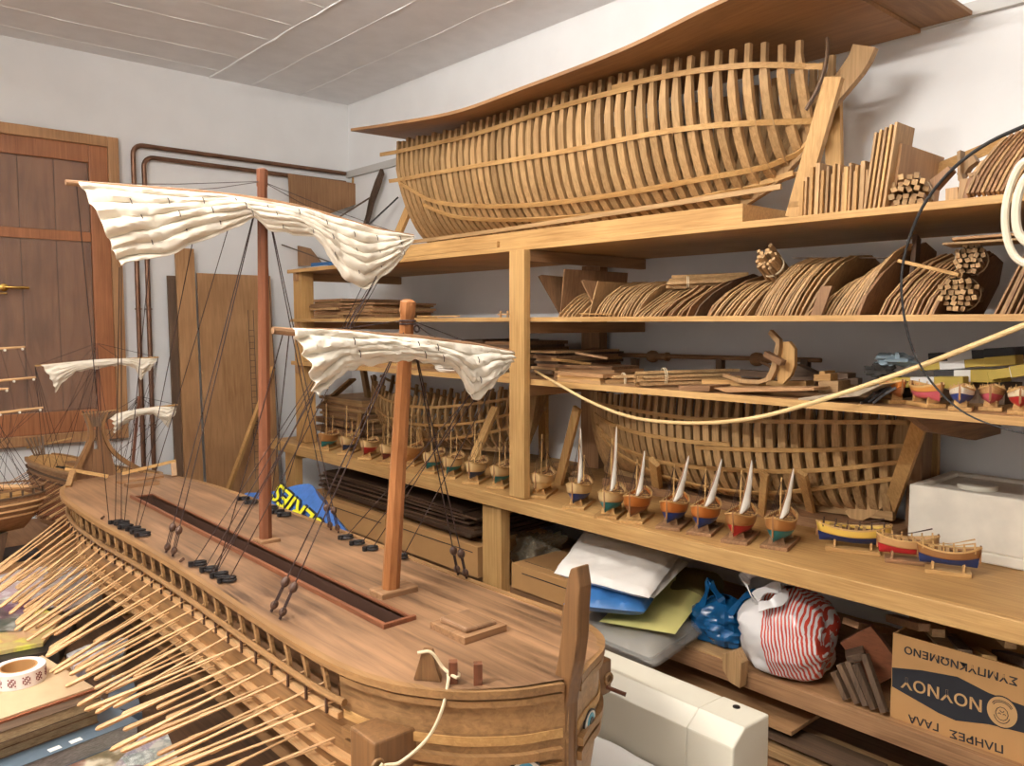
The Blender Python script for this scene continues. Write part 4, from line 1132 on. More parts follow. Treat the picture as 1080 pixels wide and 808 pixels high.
MB().grid([[q3(s, w3(s, 1.0) * t * .97, 1.0) for t in (-1, 0, 1)] for s in s3]).build('deck', M['pine_x'], thr)
for z, w_ in ((Z3, .008), (.998, .008), (.975, .007), (.952, .006)):
    mb = MB()
    for sd in (1, -1): mb.sweep([q3(e3(s, z), sd * (w3(s, z) + .002), z) for s in s3], .006, w_, (0, 0, 1))
    mb.sweep([q3(e3(0, z) - .002, t * w3(0, z), z) for t in (-1, 0, 1)], .006, w_, (0, 0, 1))
    mb.build('moulding', M['oar_x'] if z < 1.01 else M['dark_x'], thr)
rl = MB()
for sd in (1, -1): rl.sweep([q3(s, sd * w3(s, Z3), 1.048) for s in s3], .006, .008, (0, 0, 1))
rl.sweep([q3(0, t * w3(0, Z3), 1.048) for t in (-1, 0, 1)], .006, .008, (0, 0, 1))
rl.build('rail', M['brown_x'], thr)
for k in range(16):
    s = .01 + .04 * k
    for sd in (1,): MB().tube([q3(s, sd * w3(s, Z3), Z3), q3(s, sd * w3(s, Z3), 1.046)], .004, 6).build('baluster', M['dark_z'], thr)
MB().obox(q3(.10, .0, 1.012), D3 * .05, N3 * .04, V((0, 0, .010))).build('deck_house', M['pine_x'], thr)
MB().tube([q3(.02, -.02, 1.03), q3(.16, -.05, 1.05)], .010, 8).build('spare_spar', M['oar_x'], thr)
ped = MB(); ped.prism([q3(.12, -.03, .885), q3(.38, -.03, .885), q3(.34, -.03, TZ), q3(.15, -.03, TZ)], N3 * .06); ped.build('pedestal', M['dark_z'], thr)
m3 = q3(.30, 0, 1.0)
MB().tube([m3, m3 + V((0, 0, .75))], [.010, .005], 8).build('mast', M['oar_z'], thr)
tips = []
for px, py, l in ((26, 366, 1), (38, 398, 1), (45, 430, 1), (9, 410, .4)):
    tp = ay(px, py, 3.46); a = V((m3.x, m3.y - .02, tp.z - .012))
    if l < 1: a = V((m3.x, m3.y + .12, tp.z - .004)); tp = ay(px, py, 3.5)
    a2 = a - (tp - a) * .9
    MB().tube([a2, a, tp], [.004, .0065, .0042], 8).build('yard', M['oar_x'], thr)
    for k in (.55, .75, .97): MB().ball(a.lerp(tp, k) + V((0, -.004, -.007)), .005, 8, 6).build('yard_block', M['sail2'], thr)
    tips.append((a, tp))
for (a, b), (a1, b1) in zip(tips[:2], tips[1:3]):
    for k in (.5, .7, .9, .97): MB().tube([a.lerp(b, k), a1.lerp(b1, k)], .0007, 4).build('rigging_line', M['rope_dark'], thr)
for k in range(9): 
    a = tips[2][0].lerp(tips[2][1], .35 + .08 * k); MB().tube([a, q3(.01 + .035 * k, .08 * random.choice((-1, 1)), 1.045)], .0007, 4).build('rigging_line', M['rope_dark'], thr)
for k in range(8):
    a = m3 + V((0, 0, .62 - .05 * k)); MB().tube([a, q3(.03 + .03 * k, .09, 1.045)], .0009, 4).build('rigging_line', M['rope_dark'], thr)
# ============================================================= timber stock on the shelves
def plank(name, lab, cat, a, b, w, th, mat, group=None, up=(0, 0, 1), bevel=.001):
    a, b = V(a), V(b)
    return tag(MB().bar(a, b, w, th, up).build(name, mat, org=(a + b) / 2, bevel=bevel), lab, cat, group)
def shape_of(kind, w, h):
    return {'arc': [(0, 0), (.0, .10), (.03, .35), (.10, .62), (.22, .85), (.40, .98), (.62, 1), (.82, .9), (1, .66), (1, 0)],
            'fin': [(0, 0), (.02, .12), (.16, .45), (.34, .80), (.52, .98), (.66, 1), (.86, .72), (1, .3), (1, 0)],
            'slab': [(0, 0), (0, 1), (1, 1), (1, 0)],
            'round': [(0, 0), (0, .25), (.12, .55), (.35, .85), (.6, 1), (.85, .9), (1, .55), (1, 0)],
            'tri': [(.34, 0), (.0, .96), (.06, 1), (1, .94), (1, .5), (.9, 0)],
            'bent': [(0, 0), (0, .18), (.08, .5), (.24, .8), (.3, 1), (.42, 1), (.40, .8), (1, .55), (1, 0)]}[kind]
def template(lab, y, x0, z0, h, w, lean, kind, th, mat, group, cat='template', name='wooden_template'):
    pts = [V((x0 + u * w, y - lean * v * h, z0 + v * h)) for u, v in shape_of(kind, w, h)]
    o = MB().prism(pts, (0, -th, 0)).build(name, mat, org=(x0 + w / 2, y, z0))
    return tag(o, lab, cat, group)
S2, S3, S1 = 1.6675, 1.4455, 1.9275
def fan(where, pl, pr, n, h, w, lean, kind, group, z0=S2, py=332, x0=1.995, th=.0045, hv=.08, mats=('tmpl_z',), noun='curved template', xr=.016, hend=None):
    ya, yb = ax(pl, py, x0).y, ax(pr, py, x0).y
    for i in range(n):
        y = lerp(ya, yb, (i + random.uniform(-.15, .15)) / max(1, n - 1))
        th_ = th * random.uniform(.7, 1.5)
        hh = (h if hend is None else lerp(h, hend, i / max(1, n - 1))) * random.uniform(1 - hv, 1 + hv * .3)
        t = min(th_, abs(ya - yb) / max(1, n) * .8)
        lab = '%s %s from left in %s' % (ORD[i], noun, where)
        template(lab, y, x0 + random.uniform(0, xr), z0, hh, w * random.uniform(.88, 1), lean * (1 + .10 * math.sin(i * .55 + pl)), kind, t, M[mats[i % len(mats)]], group)
g = 'curved templates on the second shelf'
template('broad dark plywood triangle standing by the post on second shelf', ax(577, 330, 2.06).y, 2.03, S2, .155, .30, -.12, 'tri', .006, M['brown_z'], g)
template('tall plain dark board leaning behind the plywood triangle', ax(590, 330, 2.1).y, 2.10, S2, .175, .35, .12, 'slab', .006, M['brown_z'], g)
fan('the low fan beside the dark triangle', 588, 613, 7, .088, .22, .30, 'fin', g)
template('upright wedge template leaning left, between two fans', ax(617, 332, 2.0).y, 2.0, S2, .125, .2, -.16, 'tri', .006, M['brown_z'], g)
template('pale upright strip template right of the wedge', ax(620, 332, 2.0).y, 2.0, S2, .118, .2, .35, 'slab', .005, M['tmpl_z'], g)
fan('the even fan left of the small stick bundle', 626, 668, 15, .118, .34, .42, 'arc', g)
fan('the low fan under the small stick bundle', 668, 690, 8, .10, .3, .62, 'fin', g)
fan('the short tilted row right of small stick bundle', 692, 716, 6, .095, .3, .7, 'bent', g, mats=('tmpl_z', 'brown_z'))
fan('the dark rounded trio at mid shelf', 722, 742, 3, .128, .34, .55, 'round', g, mats=('brown_z', 'dark_z'), noun='rounded template')
fan('the tilted row below the upright stick bundle', 747, 786, 11, .115, .34, .62, 'arc', g)
fan('the tall broad fan right of upright stick bundle', 793, 848, 24, .165, .36, .42, 'arc', g, hv=.03, th=.004)
template('small square template standing before the tall broad fan', ax(856, 333, 1.985).y, 1.978, S2, .075, .012, .35, 'slab', .03, M['brown_z'], g)
fan('the second tall fan beside the black cable', 850, 898, 18, .06, .36, .45, 'arc', g, hend=.185, hv=.03, th=.004)
template('broad brown rounded template closing the second tall fan', ax(903, 332, 1.995).y, 1.995, S2, .19, .36, .36, 'round', .008, M['brown_z'], g)
fan('the leaning row behind the black cable', 925, 982, 14, .155, .34, .40, 'round', g, hv=.06, mats=('tmpl_z', 'brown_z'))
fan('the row at the right end of the second shelf', 1046, 1095, 10, .165, .34, .42, 'slab', g, hv=.06, mats=('brown_z', 'tmpl_z'))

# boards standing on the top shelf
g = 'thin boards standing on the top shelf'
ya, yb = ax(846, 226, 2.02).y, ax(912, 218, 2.02).y
for i in range(18):
    y = lerp(ya, yb, i / 17)
    hh = .112 + .012 * math.sin(i * 2.1) + (.012 if i in (3, 4, 9) else 0) - (.02 if i < 2 else 0)
    template('%s thin upright board from left in the row beside the hull leg' % ORD[i], y, 2.0 + .02 * ((i * 7) % 3) / 3, S1, hh, .16, .02, 'slab', .0065 if i % 4 else .011, M['tmpl_z' if i % 3 else 'pine_z'], g, 'board', 'thin_board')
ya, yb = ax(916, 220, 2.03).y, ax(936, 216, 2.03).y
for i in range(5):
    template('%s tall upright board from left beside the stick bundle' % ORD[i], lerp(ya, yb, i / 4), 2.0, S1, .185 + .004 * i, .10, .12, 'slab', .006, M['pine_z' if i % 2 else 'tmpl_z'], 'tall boards standing on the top shelf', 'board', 'thin_board')
template('wide square plywood board behind the tall upright boards', ax(941, 214, 2.04).y, 2.03, S1, .155, .26, .10, 'slab', .008, M['ply_z'], None, 'board', 'thin_board')

def bundle(lab, c, d, ln, R, st, n, mat, string=True, group=None, seed=1):
    """a tied bundle of sticks; c is the middle of its near end."""
    rnd = random.Random(seed)
    d = V(d).normalized(); c = V(c)
    t = thing('stick_bundle', lab, 'bundle of sticks', c, group)
    a = d.cross(V((0, 0, 1))).normalized(); b = a.cross(d)
    spots = []; r_ = st * .56; row = 0; k = -R
    yy = -R + r_
    while yy <= R - r_ * .5:
        half = math.sqrt(max(0, R * R - yy * yy)); xx = -half + r_ + (r_ if row % 2 else 0)
        while xx <= half - r_ * .5: spots.append((xx, yy)); xx += st * 1.1
        yy += st * 1.0; row += 1
    for (u, v) in spots[:n]:
        p = c + a * (u + rnd.uniform(-.1, .1) * st) + b * (v + rnd.uniform(-.08, .08) * st) + d * rnd.uniform(-.018, .018)
        s1 = st * rnd.uniform(.72, .95); s2 = st * rnd.uniform(.72, .95)
        up = b * math.cos(rnd.uniform(-.4, .4)) + a * math.sin(rnd.uniform(-.5, .5))
        MB().bar(p, p + d * (ln + rnd.uniform(-.02, .02)), s1, s2, up).build('stick', mat, t)
    if string:
        sm_ = MB()
        for q in (.25, .27): sm_.torus(c + d * ln * q, R * .97, .0016, d, 18, 5)
        sm_.build('string', M['rope'], t)
    return t
bundle('loose bundle of square sticks on top shelf right of tall boards', ax(958, 202, 2.02), (.86, .28, .02), .36, .048, .0150, 40, M['rib_x'], seed=2)
bundle('small stick bundle lying on the templates of second shelf', ax(704, 298, 2.08), (.62, -.78, .03), .24, .021, .0105, 11, M['rib_y'], seed=3)
bundle('stick bundle standing tilted above the templates', ax(808, 272, 2.02), (.62, .05, -.34), .17, .034, .0115, 26, M['tmpl_x'], seed=4)
bundle('upper dark stick bundle stacked at right of the second shelf', ax(1022, 272, 2.02), (.9, .25, .0), .36, .036, .0115, 30, M['tmpl_x'], seed=5)
bundle('lower large stick bundle at the right of the second shelf', ax(1010, 309, 2.00), (.9, .25, .0), .38, .043, .0125, 44, M['rib_x'], seed=6)
bundle('left stick bundle lying on the third shelf', ax(640, 402, 2.02) + V((0, 0, .004)), (.80, -.55, .02), .22, .022, .0125, 11, M['rib_y'], seed=7)
bundle('right thick stick bundle lying on the third shelf', ax(675, 400, 1.99) + V((0, 0, .006)), (.80, -.55, .02), .30, .028, .0118, 20, M['rib_y'], seed=8)
plank('long_board', 'upper pale board lying over the bundles at right of second shelf', 'board', ax(1006, 254, 2.05), ax(1110, 246, 2.10), .10, .006, M['ply_y'])
plank('long_board', 'lower pale board lying over the bundles at right of second shelf', 'board', ax(999, 259, 2.02), ax(1110, 252, 2.05), .10, .005, M['tmpl_y'])
plank('wooden_stick', 'slim pale stick leaning across the templates behind black cable', 'stick', ax(948, 275, 2.01), ax(1012, 290, 1.995), .012, .008, M['pine_y'])
plank('wooden_stick', 'dark upright piece between templates and black cable', 'stick', ax(963, 300, 2.12), ax(967, 250, 2.18), .03, .012, M['dark_z'], up=(0, 1, 0))
plank('thin_strip', 'long thin strip lying across the tops of the tall templates', 'strip', ax(838, 272, 2.15), ax(955, 272, 2.15), .02, .003, M['dark_y'])
# oddments at the right end of the top shelf
plank('leaning_board', 'pale board leaning behind the curved pieces of the top shelf', 'board', ax(976, 184, 2.25), ax(1062, 148, 2.35), .012, .03, M['pine_y'])
odd = [([(1009, 160), (1013, 158), (1013, 182), (1020, 200), (1010, 190)], 'thin upright curved piece', 2.08), ([(1012, 168), (1025, 162), (1030, 170), (1022, 176), (1014, 188), (1009, 184)], 'hooked round piece', 2.10),
       ([(1021, 188), (1034, 170), (1046, 164), (1046, 168), (1036, 176), (1026, 192)], 'arched slender piece', 2.07), ([(1020, 183), (1048, 176), (1049, 179), (1022, 187)], 'straight crossing piece', 2.05),
       ([(997, 199), (1010, 197), (1010, 214), (997, 215)], 'small pale block', 2.03), ([(1012, 189), (1021, 188), (1014, 213), (1009, 213)], 'narrow tapered piece', 2.02), ([(1021, 188), (1032, 184), (1030, 194), (1018, 213), (1014, 213)], 'broad tapered piece', 2.01),
       ([(1046, 166), (1058, 155), (1054, 178), (1044, 206)], 'short slanted piece', 2.1), ([(980, 190), (1000, 175), (1004, 180), (986, 200)], 'dark slanted piece', 2.06)]
for q, l, x in odd:
    pts = [ax(px, py, x) for px, py in q]
    tag(MB().prism(pts, (.03, 0, 0)).build('shaped_offcut', M['brown_z' if 'dark' in l or 'broad' in l else 'tmpl_z'], org=pts[-1], bevel=.001), l + ' among the offcuts at right of the top shelf', 'offcut', 'shaped offcuts on the top shelf')
for i in range(11):
    a = ax(1021 + i * 5.2, 209 - i * .4, 2.0 + .004 * i); b = ax(1062 + i * 7.0, 146 - i * 3, 2.05 + .01 * i); a = V((a.x, a.y, S1 + .009))
    o = MB().sweep(spline([a, a.lerp(b, .4) + V((0, .012, -.004)), a.lerp(b, .75) + V((0, .008, 0)), b], 12), .006, .018, (0, 1, 0)).build('curved_strip', M['brown_z' if i % 3 else 'tmpl_z'], org=a)
    tag(o, '%s from left of the long curved strips leaning on top shelf' % ORD[i], 'strip', 'long curved strips on the top shelf')

# stacks of short planks (each its own)
def stack(where, x0, x1, y0, y1, z0, n, th, mats, group, cat='plank', name='short_plank', jit=.01, gap=.0006, lean=0):
    z = z0
    for i in range(n):
        t = th * random.uniform(.75, 1.2)
        dx, dy = random.uniform(-jit, jit), random.uniform(-jit, jit)
        c_ = V(((x0 + x1) / 2 + dx, (y0 + y1) / 2 + dy + lean * i, z + t / 2)); a_ = random.uniform(-.05, .05)
        X_ = V((math.cos(a_), math.sin(a_), 0)) * (x1 - x0) / 2 * random.uniform(.9, 1); Y_ = V((-math.sin(a_), math.cos(a_), 0)) * (y1 - y0) / 2 * random.uniform(.88, 1)
        o = MB().obox(c_, X_, Y_, (0, 0, t / 2)).build(name, M[mats[i % len(mats)]], org=(c_.x, c_.y, z))
        tag(o, '%s plank from the bottom in the %s' % (ORD[i], where), cat, group)
        z += t + gap
    return z
def yy(px, x, py=350): return ax(px, py, x).y
stack('left stack on the second shelf, far left', 2.03, 2.45, yy(364, 2.05), yy(331, 2.05), S2, 9, .0105, ('brown_y', 'tmpl_y', 'brown_y'), 'planks at the left of the second shelf')
stack('lower right stack on the second shelf, far left', 2.03, 2.4, yy(397, 2.05), yy(360, 2.05), S2, 8, .0088, ('tmpl_y', 'brown_y'), 'planks at the left of the second shelf', jit=.016)
stack('leftmost dark stack on the third shelf', 2.15, 2.5, yy(493, 2.2), yy(470, 2.2), S3, 9, .0125, ('dark_y',), 'dark planks on the third shelf')
stack('middle dark stack on the third shelf', 2.15, 2.5, yy(517, 2.2), yy(493, 2.2), S3, 10, .0125, ('brown_y', 'dark_y'), 'dark planks on the third shelf')
stack('rightmost dark stack on the third shelf, beside post', 2.15, 2.5, yy(547, 2.2), yy(517, 2.2), S3, 10, .0125, ('dark_y', 'brown_y'), 'dark planks on the third shelf')
stack('low pale stack behind the short mast, third shelf', 2.0, 2.12, yy(440, 2.02), yy(396, 2.02), S3, 2, .010, ('ply_y', 'pine_y'), 'pale planks on the third shelf')
stack('little pale pile left of the post, third shelf', 2.0, 2.06, yy(541, 2.0), yy(522, 2.0), S3, 2, .006, ('pine_y',), 'pale planks on the third shelf')
stack('brown pile right of the post, third shelf', 2.12, 2.5, yy(592, 2.15), yy(566, 2.15), S3, 9, .010, ('brown_y', 'dark_y', 'tmpl_y'), 'brown planks right of the post', jit=.02)
stack('front pile right of the post, third shelf', 1.99, 2.10, yy(640, 2.0), yy(590, 2.0), S3, 3, .011, ('tmpl_y', 'pine_y', 'ply_y'), 'pale planks right of the post', jit=.015)
stack('back pile right of the post, third shelf', 2.12, 2.28, yy(652, 2.15), yy(588, 2.15), S3, 4, .012, ('brown_y', 'tmpl_y', 'ply_y'), 'pale planks right of the post', jit=.02)
plank('flat_strip', 'pale flat strip lying slanted on the piles right of the post', 'strip', ax(583, 379, 2.06), ax(622, 384, 2.2), .025, .010, M['pine_y'])
plank('flat_strip', 'pointed light strip on top of piles right of the post', 'strip', ax(608, 372, 2.15), ax(642, 378, 2.2), .03, .008, M['ply_y'])
plank('flat_strip', 'thin pale strip lying at the front of the second shelf, left', 'strip', ax(441, 334, 1.99), ax(484, 333.5, 1.99), .012, .005, M['pine_y'])
plank('flat_strip', 'thin pale strip lying at the front of the second shelf, right', 'strip', ax(612, 331, 1.985), ax(646, 331.5, 1.985), .010, .004, M['pine_y'])
t = thing('small_frame', 'small open wooden frame on the second shelf left of post', 'frame', ax(531, 333, 2.0))
f_ = MB(); p = ax(531, 333, 2.0); p.z = S2
for dx, dy_ in ((0, -.02), (0, .02), (.05, -.02), (.05, .02)): f_.box(p.x + dx, p.x + dx + .006, p.y + dy_ - .003, p.y + dy_ + .003, S2, S2 + .026)
f_.box(p.x - .004, p.x + .06, p.y - .035, p.y + .03, S2 + .010, S2 + .015); f_.build('frame', M['tmpl_y'], t)
# pale cord coil
p = ax(464, 391, 2.02); t = MB()
for k in range(5): t.torus(V((p.x + .05, p.y, S3 + .005 + .006 * k)), .055 + .004 * (k % 2), .0032, (0, .08 * (k - 2), 1), 26, 6, 1.2)
tag(t.build('cord_coil', M['sail2'], org=(p.x, p.y, S3), smooth=True), 'white cord coil on the third shelf behind the lower sail', 'cord')
# rod with cleats, jigs and blocks on the third shelf
a, b = ax(640, 374, 2.52), ax(866, 380, 2.42)
t = thing('turned_rod', 'long brown rod with fittings lying along the third shelf back', 'rod', (a + b) / 2)
MB().tube([a, b], [.009, .0075], 10).build('rod', M['brown_y'], t, smooth=True)
d = (b - a).normalized()
for px, py in ((691, 376), (802, 379)):
    c_ = ax(px, py, lerp(2.52, 2.42, (px - 640) / 226)); k = MB().lathe(c_ - d * .03, [(.0, 0), (.020, .0), (.024, .012), (.022, .03), (.013, .04), (.013, .085), (.017, .088), (.017, .098), (0, .098)], 14, d)
    k.build('rod_fitting', M['brown_y'], t, smooth=True)
MB().sweep([ax(803, 382, 2.40), ax(812, 386, 2.395), ax(817, 392, 2.39)], .012, .008, (1, 0, 0)).build('cleat', M['brown_y'], t)
for px in (670, 760, 850):
    c_ = ax(px, 376, lerp(2.52, 2.42, (px - 640) / 226)); MB().box(c_.x - .012, c_.x + .012, c_.y - .012, c_.y + .012, S3, c_.z - .008).build('rest_block', M['dark_z'], t)
def jig(lab, q, x, ext, mat, name='wooden_jig', rest=True):
    pts = [ax(px, py, x) for px, py in q]
    return tag(MB().prism(pts, (ext, 0, 0)).build(name, mat, org=pts[0], bevel=.001), lab, 'jig')
t = thing('cradle_jig', 'curved wooden cradle jig standing on the third shelf', 'jig', ax(825, 404, 2.1))
pts = [ax(*q, 2.1) for q in ((820, 404), (819, 385), (818, 366), (821, 361), (832, 360), (838, 368), (838, 385), (834, 396), (826, 405))]
MB().prism(pts, (.016, 0, 0)).build('face_plate', M['pine_z'], t, bevel=.001)
pts = [ax(*q, 2.08) for q in ((812, 348), (822, 358), (822, 366), (818, 390), (813, 401), (800, 405), (780, 404), (762, 397), (762, 394), (782, 400), (800, 401), (808, 398), (813, 386), (818, 362), (810, 352))]
MB().prism(pts, (.018, 0, 0)).build('bent_rib', M['tmpl_z'], t)
MB().bar(ax(808, 373, 2.075), ax(826, 383, 2.06), .02, .016).build('cross_block', M['brown_y'], t, bevel=.001)
jig('dark L-shaped board at the front of the third shelf', ((715, 407), (716, 412), (748, 413), (749, 407)), 1.995, .16, M['brown_y'])
jig('pale board with a lip beside the L-shaped board', ((740, 400), (740, 406), (800, 408), (800, 402)), 2.10, .04, M['pine_y'])
jig('long pale board under the cradle jig', ((752, 409), (765, 414), (858, 412), (858, 409)), 2.0, .09, M['ply_y'])
jig('pale slab with notches behind the cradle jig', ((790, 402), (790, 410), (850, 407), (850, 402)), 2.17, .05, M['pine_y'])
jig('light notched block on the pile right of cradle jig', ((858, 395), (864, 395), (864, 391.5), (870, 391.5), (870, 394), (876, 394), (876, 402), (858, 402)), 2.12, .06, M['pine_y'])
jig('lower pale block right of the cradle jig', ((863, 402), (884, 402), (884, 415), (863, 415)), 2.10, .07, M['tmpl_y'])
jig('dark bar behind the notched block', ((876, 393), (894, 394), (894, 399), (876, 402)), 2.16, .05, M['dark_y'])
jig('weathered grey board lying right of the cradle jig', ((842, 423), (905, 418), (932, 405), (905, 411), (880, 415), (842, 420)), 1.985, .16, plain('weathered_board', (158, 142, 120), .8, noise=.15))
jig('long dark bar lying behind the jigs on third shelf', ((765, 389), (765, 396), (905, 406), (905, 399)), 2.35, .03, M['dark_y'])
jig('dark triangular wedge behind the cradle jig', ((838, 384), (866, 396), (838, 398)), 2.25, .04, M['dark_y'])
# packages above the small boats
M['yellow'] = plain('yellow_card', (196, 168, 70), .55, noise=.08); M['blackcard'] = plain('black_card', (44, 40, 40), .5)
def package(lab, q0, q1, x, w, h, body, end, group='long packages on the third shelf'):
    a, b = ax(*q0, x), ax(*q1, x)
    t = thing('long_package', lab, 'package', (a + b) / 2, group)
    MB().bar(a, b, w, h).build('sleeve', M[body], t, bevel=.002)
    d = (b - a).normalized()
    MB().bar(b - d * .05, b + d * .02, w + .004, h + .004).build('end_cap', M[end], t, bevel=.002)
    MB().bar(a + d * .05, a + d * .11, w + .002, h + .002).build('band', M['white_cloth'], t)
package('yellow package lowest in the pile above small boats', (945, 403), (1012, 403), 2.20, .06, .026, 'yellow', 'yellow')
package('black package with yellow end above small boats', (990, 396), (1052, 396), 2.24, .07, .028, 'blackcard', 'yellow')
package('yellow package topmost, sloping to the right', (975, 387), (1066, 380), 2.26, .06, .020, 'yellow', 'yellow')
package('yellow package at the right edge of the pile', (1046, 396), (1095, 388), 2.20, .06, .024, 'yellow', 'yellow')
package('dark package at the back of the pile', (985, 378), (1066, 373), 2.36, .08, .03, 'blackcard', 'blackcard')
for lab, q0, q1, x in (('dark support block under the left of packages', (938, 418), (938, 408), 2.25), ('dark support block under the right of packages', (1045, 425), (1045, 404), 2.27)):
    a, b = ax(*q0, x), ax(*q1, x); tag(MB().box(a.x - .03, a.x + .1, a.y - .04, a.y + .04, S3, b.z).build('wooden_block', M['dark_z'], org=(a.x, a.y, S3)), lab, 'block')
def crumple(c, r, seed, sx=1, sy=1, sz=1, amp=.4, n=22, m=14):
    rows = []
    for j in range(m + 1):
        th = PI * j / m; row = []
        for i in range(n):
            ph = 2 * PI * i / n
            d = V((math.sin(th) * math.cos(ph), math.sin(th) * math.sin(ph), -math.cos(th)))
            k = 1 + amp * mnoise.fractal(d * 1.6 + V((seed, seed * 2, 0)), .7, 2.1, 4)
            row.append(V(c) + V((d.x * sx, d.y * sy, d.z * sz)) * r * k)
        rows.append(row)
    return MB().grid(rows, closed_v=True)
tag(crumple(ax(944, 379, 2.2), .035, 3.3, 1, 1.3, .45, .8).build('crumpled_rag', plain('blue_grey_rag', (150, 168, 178), .85), org=ax(944, 379, 2.2), smooth=True), 'crumpled pale blue rag on the package pile', 'rag')
tag(crumple(ax(930, 392, 2.2), .03, 7.3, 1, 1.2, .7, .8).build('crumpled_rag', plain('dark_rag', (60, 56, 52), .85), org=ax(930, 392, 2.2), smooth=True), 'dark crumpled rag left of the package pile', 'rag')
p = ax(921, 424, 2.0); t = MB()
for k, (u, v) in enumerate(((-.03, .0), (-.01, .012), (.01, .0))):
    t.sweep([V((p.x + .02 * k, p.y + u + .03, S3 + .004)), V((p.x + .02 * k, p.y + u, S3 + .03)), V((p.x + .02 * k + .01, p.y + u - .02, S3 + .045))], .006, .006, (1, 0, 0))
t.sweep([V((p.x, p.y + .03, S3 + .003)), V((p.x + .05, p.y + .02, S3 + .003))], .006, .006, (0, 0, 1)); t.sweep([V((p.x + .0, p.y, S3 + .03)), V((p.x + .045, p.y - .01, S3 + .03))], .006, .006, (0, 0, 1))
tag(t.build('metal_clamp', M['ring'], org=(p.x, p.y, S3)), 'small dark metal clamp at the edge of the third shelf', 'clamp')

# left end of the top shelf
p = ax(340, 283, 2.03)
tag(MB().obox(V((2.1, p.y, S1 + .014)), (.09, .01, 0), (-.01, .075, 0), (0, 0, .011)).build('book', plain('blue_cover', (46, 96, 146), .4), org=(2.1, p.y, S1), bevel=.002), 'blue book lying at the left end of the top shelf', 'book')
tag(MB().obox(V((2.07, p.y - .02, S1 + .0015)), (.09, .0, 0), (.0, .10, 0), (0, 0, .0012)).build('paper_sheet', M['white_cloth'], org=(2.07, p.y, S1)), 'pale paper under the blue book at top shelf end', 'paper')
q = [(309, 281), (309, 258), (326, 262), (340, 280)]; pts = [ax(*k, 2.3) for k in q]
for v_ in pts: 
    if v_.z < S1 + .02: v_.z = S1
tag(MB().prism(pts, (.012, 0, 0)).build('leaning_board', M['brown_z'], org=pts[0]), 'greyish brown board standing at left end of the top shelf', 'board')
tag(MB().bar(ax(297, 258, 2.2), ax(372, 285, 2.25), .006, .006).build('thin_rod', M['dark_y'], org=ax(340, 272, 2.2)), 'thin dark rod lying over the blue book, top shelf', 'rod')
# lumber behind the boats at the left end of the bench
stack('lumber pile behind the leftmost boats on the bench', 2.25, 2.6, yy(386, 2.3, 440), yy(340, 2.3, 440), BZ + .001, 14, .0155, ('rib_y', 'tmpl_y', 'brown_y'), 'lumber at the left end of the bench', jit=.03)
plank('flat_strip', 'slanting plank on top of the lumber pile, bench left end', 'strip', ax(337, 430, 2.3), ax(372, 400, 2.35), .05, .012, M['tmpl_y'])
for i, (a_, b_, x) in enumerate((((583, 470), (605, 462), 2.3), ((578, 480), (606, 478), 2.28), ((580, 490), (604, 492), 2.25), ((586, 497), (612, 488), 2.3))):
    a, b = ax(*a_, x), ax(*b_, x); z = BZ + .009 + .017 * (3 - i)
    a.z = b.z = z
    tag(MB().sweep(spline([a, a.lerp(b, .5) + V((.05, 0, 0)), b], 10), .03, .016, (1, 0, 0)).build('curved_offcut', M['tmpl_y'], org=a), '%s from top of the curved offcuts beside the post on bench' % ORD[i], 'offcut', 'curved offcuts on the bench')
# polystyrene box at the right of the bench
fb = thing('foam_box', 'large white polystyrene box at right end of the bench', 'box', (2.48, .6, BZ + .001))
x0, x1, y1, y0, z0, z1 = 2.33, 2.64, ax(957, 560, 2.33).y, .12, BZ + .001, ax(957, 510, 2.33).z
f_ = MB(); w_ = .03
f_.box(x0, x1, y0, y1, z0, z0 + .03)
f_.box(x0, x0 + w_, y0, y1, z0 + .03, z1); f_.box(x1 - w_, x1, y0, y1, z0 + .03, z1); f_.box(x0 + w_, x1 - w_, y1 - w_, y1, z0 + .03, z1); f_.box(x0 + w_, x1 - w_, y0, y0 + w_, z0 + .03, z1)
f_.build('box_shell', M['foam'], fb, bevel=.005)
MB().box(x0 + .012, x1 - .012, y0 + .012, y1 - .012, z1 - .014, z1 - .010).build('inner_lip', M['foam'], fb)
MB().lathe(V((2.45, .80, z1 - .009)), [(.0, 0), (.05, 0), (.05, .012), (.045, .014), (0, .014)], 24).build('round_lid', M['white_plastic'], fb, smooth=True)

# hanging cable, hose, cane
def pxtube(name, lab, cat, q, x, r, mat, n=60):
    pts = [ax(c_[0], c_[1], c_[2] if len(c_) > 2 else x) for c_ in q]
    sp = spline(pts, n)
    rr = r if not isinstance(r, tuple) else [lerp(r[0], r[1], i / (n - 1)) for i in range(n)]
    return tag(MB().tube(sp, rr, 8).build(name, mat, org=pts[0], smooth=True), lab, cat)
pxtube('hanging_cable', 'black flexible cable hanging down in front of the right shelves', 'cable', ((1110, 122), (1078, 134), (1040, 152), (1005, 178), (975, 215), (958, 255), (951, 290), (953, 330), (964, 372), (984, 405), (1015, 434), (1055, 451), (1110, 463)), 1.84, (.0044, .0015), M['black'])
pxtube('hanging_hose', 'cream hose loop hanging at the right edge of the shelves', 'hose', ((1098, 165), (1078, 172), (1066, 195), (1060, 225), (1063, 255), (1074, 274), (1100, 284)), 1.82, .0075, M['hose'])
pxtube('hanging_hose', 'second cream hose loop, nearer the right edge', 'hose', ((1094, 175), (1080, 190), (1072, 215), (1074, 245), (1090, 262)), 1.81, .0085, M['hose'])
